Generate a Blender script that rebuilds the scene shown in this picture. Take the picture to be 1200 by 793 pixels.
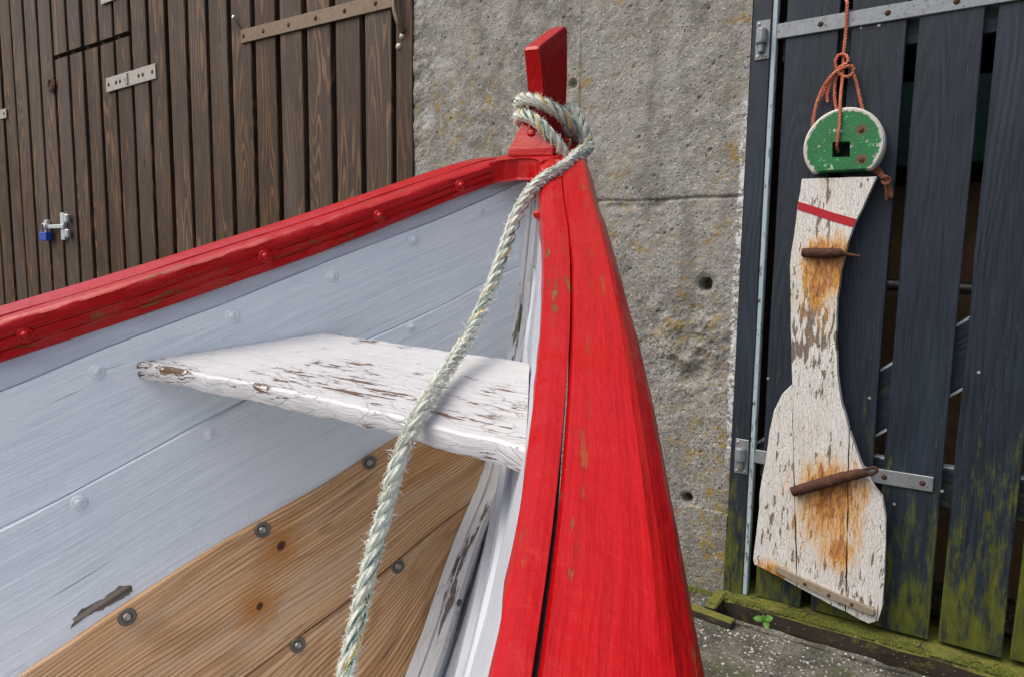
import bpy, bmesh, math, random
import numpy as np
from mathutils import Matrix, Vector
random.seed(7); rng = np.random.default_rng(7)
for o in list(bpy.data.objects): bpy.data.objects.remove(o)
S = bpy.context.scene
COL = S.collection
# ------------------------------------------------------------------ camera
W, H_, F = 1200.0, 793.0, 800.0
RM = np.array([[0.83277454, -0.07130995, 0.54900042],
               [0.55345161, 0.08334664, -0.82870058],
               [0.01333726, 0.99396591, 0.10887557]])
C = np.array([0, 0, 1.15])
cam_d = bpy.data.cameras.new('camera'); cam = bpy.data.objects.new('camera', cam_d); COL.objects.link(cam)
cam_d.sensor_width = 36; cam_d.lens = 24; cam_d.clip_start = .01; cam_d.clip_end = 500
M4 = Matrix([list(RM[i]) + [C[i]] for i in range(3)] + [[0, 0, 0, 1]])
cam.matrix_world = M4
S.camera = cam
# ------------------------------------------------------------------ light: bright overcast day
SUN_EL, SUN_AZ = 56, 222      # azimuth clockwise from +Y
w = bpy.data.worlds.new('World'); S.world = w; w.use_nodes = True
nt = w.node_tree; nt.nodes.clear()
sky = nt.nodes.new('ShaderNodeTexSky'); sky.sky_type = 'NISHITA'; sky.sun_disc = False
sky.sun_elevation = math.radians(SUN_EL); sky.sun_rotation = math.radians(SUN_AZ)
sky.air_density = 1.0; sky.dust_density = 6.0; sky.ozone_density = 0.6
bgn = nt.nodes.new('ShaderNodeBackground'); bgn.inputs['Strength'].default_value = 0.14
wo = nt.nodes.new('ShaderNodeOutputWorld')
nt.links.new(sky.outputs[0], bgn.inputs[0]); nt.links.new(bgn.outputs[0], wo.inputs[0])
sd = bpy.data.lights.new('sun', 'SUN'); sd.energy = 1.25; sd.angle = math.radians(55); sd.color = (1, .97, .92)
sun = bpy.data.objects.new('sun', sd); COL.objects.link(sun)
az, el = math.radians(SUN_AZ), math.radians(SUN_EL)
sdir = Vector((math.sin(az) * math.cos(el), math.cos(az) * math.cos(el), math.sin(el)))
sun.rotation_euler = sdir.to_track_quat('Z', 'Y').to_euler(); sun.location = (0, -4, 6)
S.view_settings.view_transform = 'Standard'; S.view_settings.look = 'None'
S.view_settings.exposure = 0.32; S.view_settings.gamma = 1.0

# ------------------------------------------------------------------ helpers: rays
D = 2.339                       # the building front stands at y = D
def ray(px, py): return RM @ np.array([px - W / 2, -(py - H_ / 2), -F])
def at(px, py, dy=0.0):
    d = ray(px, py); return C + d * ((D + dy) / d[1])
def atx(px, py, dy=0.0):
    p = at(px, py, dy); return (p[0], p[2])

# ------------------------------------------------------------------ helpers: meshes
def setmesh(me, verts, faces, uvs=None, smooth=False):
    me.from_pydata([tuple(map(float, v)) for v in verts], [], [tuple(map(int, f)) for f in faces])
    if uvs is not None:
        l = me.uv_layers.new(name='UVMap')
        vi = np.zeros(len(me.loops), dtype=np.int32); me.loops.foreach_get('vertex_index', vi)
        l.data.foreach_set('uv', np.asarray(uvs, dtype=np.float32)[vi].ravel())
    if smooth: me.polygons.foreach_set('use_smooth', [True] * len(me.polygons))
    me.update()
def obj(name, verts, faces, mat, parent=None, uvs=None, smooth=False, origin=None, recalc=True):
    me = bpy.data.meshes.new(name)
    if origin is not None: verts = [(v[0] - origin[0], v[1] - origin[1], v[2] - origin[2]) for v in verts]
    setmesh(me, verts, faces, uvs, smooth)
    if recalc:
        bm = bmesh.new(); bm.from_mesh(me); bmesh.ops.recalc_face_normals(bm, faces=bm.faces[:]); bm.to_mesh(me); bm.free()
    me.materials.append(mat)
    o = bpy.data.objects.new(name, me); COL.objects.link(o)
    if origin is not None and parent is None: o.location = origin
    if parent is not None: o.parent = parent
    return o
def thing(name, label, cat, loc=(0, 0, 0), group=None):
    o = bpy.data.objects.new(name, None); COL.objects.link(o); o.location = loc; o.empty_display_size = .1
    o['label'] = label; o['category'] = cat
    if group: o['group'] = group
    return o
def tag(o, label, cat, group=None):
    o['label'] = label; o['category'] = cat
    if group: o['group'] = group
    return o
def struct(o): o['kind'] = 'structure'; return o
def off(vs, loc): return [(v[0] - loc[0], v[1] - loc[1], v[2] - loc[2]) for v in vs]

def box_vf(x0, x1, y0, y1, z0, z1):
    v = [(x0, y0, z0), (x1, y0, z0), (x1, y1, z0), (x0, y1, z0), (x0, y0, z1), (x1, y0, z1), (x1, y1, z1), (x0, y1, z1)]
    f = [(0, 3, 2, 1), (4, 5, 6, 7), (0, 1, 5, 4), (1, 2, 6, 5), (2, 3, 7, 6), (3, 0, 4, 7)]
    return v, f
def bevbox(name, x0, x1, y0, y1, z0, z1, mat, parent=None, bev=.003, long='z', loc=(0, 0, 0), seg=1, M=None, smooth=False):
    bm = bmesh.new(); v, f = box_vf(x0, x1, y0, y1, z0, z1)
    bv = [bm.verts.new(p) for p in v]
    for q in f: bm.faces.new([bv[i] for i in q])
    if bev > 0: bmesh.ops.bevel(bm, geom=bm.edges[:], offset=bev, segments=seg, profile=.6, affect='EDGES')
    me = bpy.data.meshes.new(name)
    uvl = bm.loops.layers.uv.new('UVMap')
    ax = 'xyz'.index(long); oth = [i for i in range(3) if i != ax]
    for fc in bm.faces:
        fc.smooth = smooth
        for lp in fc.loops:
            c = lp.vert.co; lp[uvl].uv = (c[ax], c[oth[0]] + c[oth[1]])
    if M is not None: bm.transform(M)
    bmesh.ops.translate(bm, verts=bm.verts[:], vec=(-loc[0], -loc[1], -loc[2]))
    bmesh.ops.recalc_face_normals(bm, faces=bm.faces[:])
    bm.to_mesh(me); bm.free(); me.materials.append(mat)
    o = bpy.data.objects.new(name, me); COL.objects.link(o)
    if parent is not None: o.parent = parent
    return o
def wobble_plank(name, xl, xr, y0, y1, z0, z1, mat, parent, loc, wob=.002, bev=.004, n=7, lean=0.0, tilt=0.0, cutL=0.0, cutR=0.0):
    """upright board with slightly uneven edges; xl, xr may be (bottom, top)"""
    vs, uv, fs = [], [], []
    xl = xl if isinstance(xl, tuple) else (xl, xl); xr = xr if isinstance(xr, tuple) else (xr, xr)
    for i in range(n):
        t = i / (n - 1); z = z0 + (z1 - z0) * t
        a = xl[0] + (xl[1] - xl[0]) * t + rng.normal(0, wob); b = xr[0] + (xr[1] - xr[0]) * t + rng.normal(0, wob)
        dy = rng.normal(0, wob * .4) + lean * t
        za = z + (cutL if i == 0 else 0); zb = z + (cutR if i == 0 else 0)
        ring = [(a + bev, y0 + dy, za), (b - bev, y0 + dy + tilt, zb), (b, y0 + dy + bev + tilt, zb), (b, y1, zb), (a, y1, za), (a, y0 + dy + bev, za)]
        vs += ring; uv += [(p[2], p[0] + (p[1] - y0) * .8) for p in ring]
    for i in range(n - 1):
        for k in range(6):
            fs.append((i * 6 + k, i * 6 + (k + 1) % 6, (i + 1) * 6 + (k + 1) % 6, (i + 1) * 6 + k))
    fs.append(tuple(range(5, -1, -1))); fs.append(tuple((n - 1) * 6 + k for k in range(6)))
    return obj(name, off(vs, loc), fs, mat, parent, uv)
def poly_extrude(name, pts, a, b, fn, mat, parent=None, bev=.003, seg=1, smooth=False, uvfn=None):
    """outline pts (p,q) extruded from a to b; fn(p,q,d) -> xyz"""
    bm = bmesh.new(); n = len(pts)
    A = [bm.verts.new(fn(p, q, a)) for p, q in pts]; B_ = [bm.verts.new(fn(p, q, b)) for p, q in pts]
    f1 = bm.faces.new(A); f2 = bm.faces.new(B_[::-1])
    for i in range(n): bm.faces.new([A[i], B_[i], B_[(i + 1) % n], A[(i + 1) % n]])
    if bev > 0:
        ed = list(set(list(f1.edges) + list(f2.edges)))
        bmesh.ops.bevel(bm, geom=ed, offset=bev, segments=seg, profile=.6, affect='EDGES', clamp_overlap=True)
    bmesh.ops.recalc_face_normals(bm, faces=bm.faces[:])
    uvl = bm.loops.layers.uv.new('UVMap')
    for fc in bm.faces:
        fc.smooth = smooth
        for lp in fc.loops:
            c = lp.vert.co; lp[uvl].uv = uvfn(c) if uvfn else (c.z, c.x + c.y)
    me = bpy.data.meshes.new(name); bm.to_mesh(me); bm.free(); me.materials.append(mat)
    o = bpy.data.objects.new(name, me); COL.objects.link(o)
    if parent is not None: o.parent = parent
    return o
def dome(name, pos, nrm, r, h, mat, parent, n=12, rings=3, flat=0.0):
    """rivet head: a low dome lying on a surface with the given normal (parent space)"""
    nrm = Vector(nrm).normalized(); t1 = nrm.orthogonal().normalized(); t2 = nrm.cross(t1)
    P = Vector(pos); vs = []; fs = []
    prof = [(1.0, -.0015)] + [(max(flat, math.cos(k / rings * math.pi / 2)), math.sin(k / rings * math.pi / 2)) for k in range(rings)]
    for (rr, hh) in prof:
        for i in range(n):
            a = 2 * math.pi * i / n; q = P + (t1 * math.cos(a) + t2 * math.sin(a)) * r * rr + nrm * (h * hh if hh > 0 else hh); vs.append(q)
    vs.append(P + nrm * h)
    for k in range(len(prof) - 1):
        for i in range(n): fs.append((k * n + i, k * n + (i + 1) % n, (k + 1) * n + (i + 1) % n, (k + 1) * n + i))
    last = (len(prof) - 1) * n
    for i in range(n): fs.append((last + i, last + (i + 1) % n, len(vs) - 1))
    fs.append(tuple(range(n - 1, -1, -1)))
    return obj(name, vs, fs, mat, parent, [(v[0] + v[1], v[2]) for v in vs], smooth=True)
def lathe(name, pos, nrm, prof, mat, parent, n=14):
    """prof: (radius, height) list round the normal"""
    nrm = Vector(nrm).normalized(); t1 = nrm.orthogonal().normalized(); t2 = nrm.cross(t1); P = Vector(pos); vs = []; fs = []
    for rr, hh in prof:
        for i in range(n):
            a = 2 * math.pi * i / n; vs.append(P + (t1 * math.cos(a) + t2 * math.sin(a)) * rr + nrm * hh)
    for k in range(len(prof) - 1):
        for i in range(n): fs.append((k * n + i, k * n + (i + 1) % n, (k + 1) * n + (i + 1) % n, (k + 1) * n + i))
    fs.append(tuple(range(n - 1, -1, -1))); fs.append(tuple((len(prof) - 1) * n + i for i in range(n)))
    return obj(name, vs, fs, mat, parent, [(v[0] + v[1], v[2]) for v in vs])

def catmull(pts, step):
    P = [np.array(p, float) for p in pts]; P = [2 * P[0] - P[1]] + P + [2 * P[-1] - P[-2]]; out = []
    for i in range(1, len(P) - 2):
        L = np.linalg.norm(P[i + 1] - P[i]); m = max(2, int(L / step * 2))
        for k in range(m):
            t = k / m
            out.append(.5 * ((2 * P[i]) + (-P[i - 1] + P[i + 1]) * t + (2 * P[i - 1] - 5 * P[i] + 4 * P[i + 1] - P[i + 2]) * t * t + (-P[i - 1] + 3 * P[i] - 3 * P[i + 1] + P[i + 2]) * t ** 3))
    out.append(P[-2]); out = np.array(out)
    seg = np.r_[0, np.cumsum(np.linalg.norm(np.diff(out, axis=0), axis=1))]
    u = np.arange(0, seg[-1], step); u = np.r_[u, seg[-1]]
    return np.stack([np.interp(u, seg, out[:, k]) for k in range(3)], 1), u
def frames(P):
    T = np.gradient(P, axis=0); T /= np.linalg.norm(T, axis=1)[:, None] + 1e-12
    n = np.cross(T[0], [0.3, .2, 1.]); n /= np.linalg.norm(n); N = []
    for t in T:
        n = n - t * n.dot(t); n /= np.linalg.norm(n); N.append(n)
    N = np.array(N); return T, N, np.cross(T, N)
def tube(P, u, r, sides, u0=0.0):
    T, N, Bn = frames(P); m = len(P); r = np.broadcast_to(r, m)
    a = np.arange(sides) / sides * 2 * np.pi
    V = P[:, None, :] + r[:, None, None] * (np.cos(a)[None, :, None] * N[:, None, :] + np.sin(a)[None, :, None] * Bn[:, None, :])
    V = V.reshape(-1, 3); uv = np.stack([np.repeat(u + u0, sides), np.tile(a / (2 * np.pi), m)], 1)
    i = np.arange(m - 1)[:, None] * sides; k = np.arange(sides)[None, :]; k2 = (k + 1) % sides
    Fq = np.stack([i + k, i + k2, i + sides + k2, i + sides + k], -1).reshape(-1, 4).tolist()
    Fq += [list(range(sides - 1, -1, -1)), [(m - 1) * sides + q for q in range(sides)]]
    return V, Fq, uv
def twisted(name_strand, pts, R, nst, pitch, mats, parent, loc, step=.003, sides=8, ends=None):
    P, u = catmull(pts, step); T, N, Bn = frames(P); out = []
    rs = R * .53; rc = R * .5
    for k in range(nst):
        a = 2 * np.pi * (u / pitch + k / nst)
        Q = P + rc * (np.cos(a)[:, None] * N + np.sin(a)[:, None] * Bn)
        V, Fq, uv = tube(Q, u, rs * (1 + .06 * np.sin(u * 90 + k * 2)), sides, k * 3.3)
        out.append(obj(name_strand, off(V, loc), Fq, mats[k % len(mats)], parent, uv, smooth=True))
    return P, u, T, N, Bn

def fbm2(x, y, scale, octv=4, seed=0, pers=.5):
    """smooth lattice noise, about -1..1"""
    r = np.random.default_rng(seed); tot = np.zeros(np.broadcast(x, y).shape); amp = 1.0; norm = 0
    for o_ in range(octv):
        g = r.uniform(-1, 1, (256, 256)); xs = x * scale * 2 ** o_ + 17.3 * o_; ys = y * scale * 2 ** o_ + 5.1 * o_
        xi = np.floor(xs).astype(int); yi = np.floor(ys).astype(int); fx = xs - xi; fy = ys - yi
        fx = fx * fx * (3 - 2 * fx); fy = fy * fy * (3 - 2 * fy)
        q = lambda a, b: g[(xi + a) % 256, (yi + b) % 256]
        tot = tot + amp * ((q(0, 0) * (1 - fx) + q(1, 0) * fx) * (1 - fy) + (q(0, 1) * (1 - fx) + q(1, 1) * fx) * fy); norm += amp; amp *= pers
    return tot / norm

# ------------------------------------------------------------------ helpers: materials
class Mat:
    def __init__(s, name):
        s.m = bpy.data.materials.new(name); s.m.use_nodes = True; s.t = s.m.node_tree; s.t.nodes.clear()
        s.out = s.t.nodes.new('ShaderNodeOutputMaterial'); s.b = s.t.nodes.new('ShaderNodeBsdfPrincipled')
        s.t.links.new(s.b.outputs[0], s.out.inputs[0])
    def n(s, ty): return s.t.nodes.new(ty)
    def put(s, sock, v):
        if isinstance(v, bpy.types.NodeSocket): s.t.links.new(v, sock)
        elif isinstance(v, (tuple, list)) and len(v) == 3 and sock.type == 'RGBA': sock.default_value = (*v, 1)
        else: sock.default_value = v
    def set(s, **k):
        nm = dict(color='Base Color', rough='Roughness', metal='Metallic', normal='Normal', spec='Specular IOR Level', coat='Coat Weight', coatr='Coat Roughness')
        for a, v in k.items(): s.put(s.b.inputs[nm.get(a, a)], v)
        return s.m
    def uv(s): return s.n('ShaderNodeTexCoord').outputs['UV']
    def pos(s): return s.n('ShaderNodeNewGeometry').outputs['Position']
    def objc(s): return s.n('ShaderNodeTexCoord').outputs['Object']
    def rnd(s): return s.n('ShaderNodeObjectInfo').outputs['Random']
    def math(s, op, a, b=0.0, c=None, clamp=False):
        q = s.n('ShaderNodeMath'); q.operation = op; q.use_clamp = clamp; s.put(q.inputs[0], a); s.put(q.inputs[1], b)
        if c is not None: s.put(q.inputs[2], c)
        return q.outputs[0]
    def mul(s, a, b): return s.math('MULTIPLY', a, b)
    def add(s, a, b): return s.math('ADD', a, b)
    def sub(s, a, b): return s.math('SUBTRACT', a, b)
    def mx(s, a, b): return s.math('MAXIMUM', a, b)
    def vm(s, op, a, b):
        q = s.n('ShaderNodeVectorMath'); q.operation = op; s.put(q.inputs[0], a); s.put(q.inputs[1], b); return q
    def scl(s, v, k): return s.vm('MULTIPLY', v, k).outputs[0]
    def vadd(s, v, k): return s.vm('ADD', v, k).outputs[0]
    def dist(s, v, p): return s.vm('DISTANCE', v, p).outputs['Value']
    def sep(s, v):
        q = s.n('ShaderNodeSeparateXYZ'); s.put(q.inputs[0], v); return q.outputs
    def comb(s, x, y, z):
        q = s.n('ShaderNodeCombineXYZ'); s.put(q.inputs[0], x); s.put(q.inputs[1], y); s.put(q.inputs[2], z); return q.outputs[0]
    def noise(s, v, sc=1.0, det=4, ro=.55, di=0.0, out='Fac'):
        q = s.n('ShaderNodeTexNoise'); s.put(q.inputs['Vector'], v); q.inputs['Scale'].default_value = sc; q.inputs['Detail'].default_value = det
        q.inputs['Roughness'].default_value = ro; q.inputs['Distortion'].default_value = di; return q.outputs[out]
    def vor(s, v, sc=1.0, feat='F1', out='Distance', rand=1.0):
        q = s.n('ShaderNodeTexVoronoi'); q.feature = feat; s.put(q.inputs['Vector'], v); q.inputs['Scale'].default_value = sc; q.inputs['Randomness'].default_value = rand; return q.outputs[out]
    def step(s, x, a, b, lo=0.0, hi=1.0):
        q = s.n('ShaderNodeMapRange'); q.interpolation_type = 'SMOOTHSTEP'; s.put(q.inputs[0], x); q.inputs[1].default_value = a; q.inputs[2].default_value = b; q.inputs[3].default_value = lo; q.inputs[4].default_value = hi; return q.outputs[0]
    def mix(s, f, a, b, bl='MIX'):
        q = s.n('ShaderNodeMix'); q.data_type = 'RGBA'; q.blend_type = bl; q.clamp_factor = True
        s.put(q.inputs[0], f); s.put(q.inputs[6], a); s.put(q.inputs[7], b); return q.outputs[2]
    def bump(s, h, st=.5, d=.002, nrm=None):
        q = s.n('ShaderNodeBump'); s.put(q.inputs['Height'], h); q.inputs['Strength'].default_value = st; q.inputs['Distance'].default_value = d
        if nrm is not None: s.put(q.inputs['Normal'], nrm)
        return q.outputs[0]
    def wv(s):            # board coordinates: metres along, metres across, shifted per board
        r = s.rnd(); return s.vadd(s.uv(), s.comb(s.mul(r, 37.), s.mul(r, 91.), s.mul(r, 13.)))
    def rings(s, v, K=5.0, freq=26.0, al=.9, ac=7.0, knots=.5, kd=1.6):
        low = s.noise(s.scl(v, (al, ac, 1)), 1, 1.5, .4)
        kv = s.vor(s.scl(v, (kd, kd * 3.2, 1)), 1)
        kn = s.step(kv, 0.0, .30, 1, 0)
        h = s.add(s.mul(low, K), s.add(s.mul(kn, knots), s.mul(s.noise(s.scl(v, (8, 60, 1)), 1, 2), .12)))
        return s.add(s.mul(s.math('SINE', s.mul(h, freq)), .5), .5), s.step(kv, .02, .055, 1, 0)

def mat_stained():       # dark brown stained door boards
    m = Mat('stained_board'); v = m.wv(); r = m.rnd()
    g, kn = m.rings(v, 4.2, 24, .75, 9.0, .55, 1.1)
    fib = m.noise(m.scl(v, (9, 330, 1)), 1, 4, .6)
    patch = m.noise(m.scl(v, (1.4, 9, 1)), 1, 3)
    g2 = m.mul(m.step(g, .55, .95), m.step(patch, .38, .62))
    base = m.mix(m.step(fib, .3, .7), (.019, .0105, .0065), (.088, .051, .030))
    col = m.mix(m.mul(g2, .75), base, (.20, .112, .052))
    col = m.mix(m.mul(m.step(m.noise(m.scl(v, (.7, 5, 1)), 1, 2), .5, .75), .5), col, (.10, .082, .076))
    col = m.mix(kn, col, (.014, .009, .006))
    bc = m.n('ShaderNodeBrightContrast'); m.put(bc.inputs[0], col); m.put(bc.inputs[1], m.mul(m.sub(r, .5), .02)); col = bc.outputs[0]
    saw = m.noise(m.scl(v, (240, 6, 1)), 1, 2)
    spk = m.step(m.vor(m.scl(v, (9, 16, 1)), 1), .028, .012)
    spk = m.mul(spk, m.step(m.noise(v, 3.1, 1), .5, .6))
    col = m.mix(spk, col, (.45, .33, .17))
    h = m.add(m.mul(fib, .7), m.add(m.mul(g, .35), m.mul(saw, .25)))
    return m.set(color=col, rough=m.step(fib, .2, .8, .5, .72), normal=m.bump(h, .55, .002), spec=.35)
def mat_backing():
    m = Mat('dark_backing'); v = m.wv(); fib = m.noise(m.scl(v, (6, 200, 1)), 1, 3)
    return m.set(color=m.mix(fib, (.008, .006, .005), (.022, .016, .012)), rough=.85, normal=m.bump(fib, .5, .002))
def mat_black_slat(name='blue_black_board', moss=1.0):
    m = Mat(name); v = m.wv(); p = m.pos(); z = m.sep(p)[2]
    g, kn = m.rings(v, 4.5, 22, .8, 8, .8, 1.0)
    fib = m.noise(m.scl(v, (7, 280, 1)), 1, 4, .6); saw = m.noise(m.scl(v, (220, 9, 1)), 1, 2)
    big = m.noise(m.scl(v, (1.5, 7, 1)), 1, 4)
    col = m.mix(m.step(fib, .3, .7), (.0045, .0085, .0155), (.016, .028, .047))
    col = m.mix(m.mul(m.step(big, .45, .75), .6), col, (.026, .044, .068))
    col = m.mix(m.mul(g, .30), col, (.012, .014, .018))
    scr = m.step(m.noise(m.scl(v, (14, 300, 1)), 1, 3), .68, .76)
    col = m.mix(m.mul(scr, .5), col, (.15, .16, .165))
    mo = m.noise(m.scl(v, (7, 30, 1)), 1, 7, .72); mo2 = m.noise(m.scl(v, (2, 5, 1)), 1, 3)
    hgt = m.step(z, 1.35, .0)
    mk = m.mul(m.step(m.add(m.add(m.mul(m.sub(mo, .5), 1.7), .5), m.sub(m.mul(hgt, .62), m.sub(.52, m.mul(m.sub(mo2, .5), .75)))), .38, .74), moss)
    mcol = m.mix(m.noise(m.scl(v, (20, 60, 1)), 1, 4), (.030, .042, .005), (.13, .145, .015))
    col = m.mix(mk, col, mcol)
    pale = m.step(m.vor(m.scl(v, (5, 9, 1)), 1), .03, .014); col = m.mix(m.mul(pale, .7), col, (.4, .38, .33))
    h = m.add(m.mul(fib, .6), m.add(m.mul(g, .45), m.mul(saw, .3)))
    return m.set(color=col, rough=m.step(fib, .2, .8, .45, .7), normal=m.bump(h, .6, .0022), spec=.4)
def mat_pale_edge():
    m = Mat('pale_blue_edge'); v = m.wv(); n1 = m.noise(m.scl(v, (30, 120, 1)), 1, 5, .65)
    col = m.mix(m.step(n1, .57, .63), (.36, .46, .50), (.05, .06, .07))
    return m.set(color=col, rough=.6, normal=m.bump(n1, .5, .002))
def mat_iron(name='galvanised_strap', a=(.17, .19, .20), b=(.34, .37, .40), rust=.35):
    m = Mat(name); p = m.pos(); n1 = m.noise(p, 60, 6, .65); n2 = m.noise(p, 14, 4)
    col = m.mix(n1, a, b); col = m.mix(m.mul(m.step(m.noise(p, 38, 6, .7), .56, .66), rust), col, (.12, .055, .025))
    chips = m.step(m.noise(p, 120, 3), .62, .68); col = m.mix(m.mul(chips, .6), col, (.02, .024, .03))
    return m.set(color=col, rough=m.step(n2, .3, .7, .38, .62), metal=.45, normal=m.bump(n1, .5, .0015))
def mat_rust():
    m = Mat('rusty_iron'); p = m.pos(); n1 = m.noise(p, 70, 7, .7); n2 = m.noise(p, 25, 4)
    col = m.mix(n1, (.022, .010, .007), (.10, .032, .015)); col = m.mix(m.step(n2, .58, .72), col, (.17, .06, .02))
    return m.set(color=col, rough=.85, normal=m.bump(m.add(n1, n2), .9, .004))
def mat_plain(name, c, rough=.5, metal=0.0, var=.25, sc=60):
    m = Mat(name); p = m.pos(); n1 = m.noise(p, sc, 5, .6)
    return m.set(color=m.mix(n1, tuple(x * (1 - var) for x in c), tuple(min(1, x * (1 + var)) for x in c)), rough=rough, metal=metal, normal=m.bump(n1, .25, .001))
def mat_red(name, olive=.5, fade=.0, rs=(3.0, 14, 1)):
    m = Mat(name); v = m.uv(); p = m.pos()
    br = m.noise(m.scl(v, (5, 150, 1)), 1, 4, .55); lump = m.noise(m.scl(v, (14, 45, 1)), 1, 3); fine = m.noise(m.scl(v, (45, 420, 1)), 1, 3)
    drip = m.noise(p, 55, 4, .5)
    col = m.mix(m.step(br, .25, .75), (.36, .002, .003), (.43, .0025, .004))
    col = m.mix(m.mul(m.step(lump, .5, .8), .25), col, (.28, .002, .005))
    col = m.mix(m.mul(m.step(m.noise(m.scl(v, (3, 25, 1)), 1, 4), .58, .7), .14 + fade), col, (.62, .035, .05))
    ol = m.noise(m.scl(v, (16, 95, 1)), 1, 6, .7); reg = m.noise(m.scl(v, rs), 1, 2)
    mk = m.mul(m.step(ol, .555, .62), m.step(reg, .47, .57)); mk = m.mul(mk, olive)
    col = m.mix(mk, col, m.mix(ol, (.06, .05, .012), (.19, .14, .035)))
    chip = m.step(m.noise(m.scl(v, (60, 90, 1)), 1, 2), .765, .79); col = m.mix(chip, col, (.16, .10, .07))
    crk = m.mul(m.step(m.noise(m.scl(v, (2.0, 130, 1)), 1, 2), .71, .735), .9); col = m.mix(crk, col, (.05, .004, .004))
    h = m.add(m.mul(br, .6), m.add(m.mul(lump, .9), m.add(m.mul(fine, .2), m.mul(drip, 1.1))))
    h = m.sub(h, m.add(m.mul(mk, .4), m.mul(crk, .8)))
    return m.set(color=col, rough=m.add(m.step(lump, .3, .7, .30, .45), m.mul(mk, .4)), normal=m.bump(h, .65, .0032), spec=.13, coat=.30, coatr=m.step(drip, .35, .65, .06, .18))
def mat_hullwhite(name='blue_white_paint', k=1.0, kb=1.0):
    m = Mat(name); v = m.wv(); p = m.pos()
    wob = m.vadd(v, m.scl(m.noise(m.scl(v, (2.2, 3, 1)), 1, 2, .5, 0, 'Color'), (.06, .035, 0)))
    br = m.noise(m.scl(wob, (5, 300, 1)), 1, 5, .6); br2 = m.noise(m.scl(wob, (9, 95, 1)), 1, 4); big = m.noise(m.scl(v, (2.2, 7, 1)), 1, 3)
    col = m.mix(m.step(br, .30, .72), (.595 * k, .665 * k, .715 * k * kb), (.70 * k, .755 * k, .795 * k * kb))
    col = m.mix(m.mul(m.step(big, .4, .72), .5), col, (.78 * k, .82 * k, .845 * k * kb))
    col = m.mix(m.mul(m.step(br2, .54, .74), .30), col, (.42 * k, .47 * k, .54 * k * kb))
    sp = m.mul(m.step(m.vor(m.scl(v, (10, 14, 1)), 1), .035, .015), m.step(m.noise(v, 4, 1), .52, .6))
    hair = m.mul(m.step(m.noise(m.scl(wob, (5, 210, 1)), 1, 2), .72, .755), .8)
    col = m.mix(m.mx(sp, hair), col, (.17, .15, .13))
    h = m.add(m.mul(br, 1.0), m.add(m.mul(br2, .5), m.mul(m.noise(p, 45, 3), .5)))
    return m.set(color=col, rough=m.step(br2, .3, .7, .38, .55), normal=m.bump(h, .55, .0020), spec=.4)
def mat_peelwhite(name='flaking_white_paint', amount=0.0, green=.4, wood=((.06, .035, .022), (.22, .13, .075)), al=20, ac=150):
    m = Mat(name); v = m.wv(); p = m.pos()
    fl = m.noise(m.scl(v, (al, ac, 1)), 1, 6, .68); reg = m.noise(m.scl(v, (4, 12, 1)), 1, 3)
    mk = m.step(m.add(fl, m.mul(m.sub(reg, .5), .75)), .618 - amount, .636 - amount)
    fib = m.noise(m.scl(v, (8, 300, 1)), 1, 3); crack = m.noise(m.scl(v, (50, 160, 1)), 1, 4)
    white = m.mix(crack, (.46, .48, .50), (.61, .62, .635))
    gr = m.mul(m.step(m.noise(m.scl(v, (14, 80, 1)), 1, 6, .72), .54, .66), green)
    white = m.mix(m.mul(gr, .55), white, (.30, .31, .13))
    col = m.mix(mk, white, m.mix(fib, *wood))
    ck = m.step(m.vor(m.scl(v, (26, 120, 1)), 1, 'DISTANCE_TO_EDGE'), .05, .02); ck = m.mul(ck, m.step(reg, .46, .6))
    col = m.mix(m.mul(ck, .35), col, (.2, .18, .15))
    h = m.add(m.mul(m.sub(1.0, mk), 1.0), m.add(m.mul(crack, .5), m.sub(m.mul(fib, .8), m.mul(ck, .6))))
    return m.set(color=col, rough=m.add(.5, m.mul(mk, .3)), normal=m.bump(h, .7, .0025))
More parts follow.
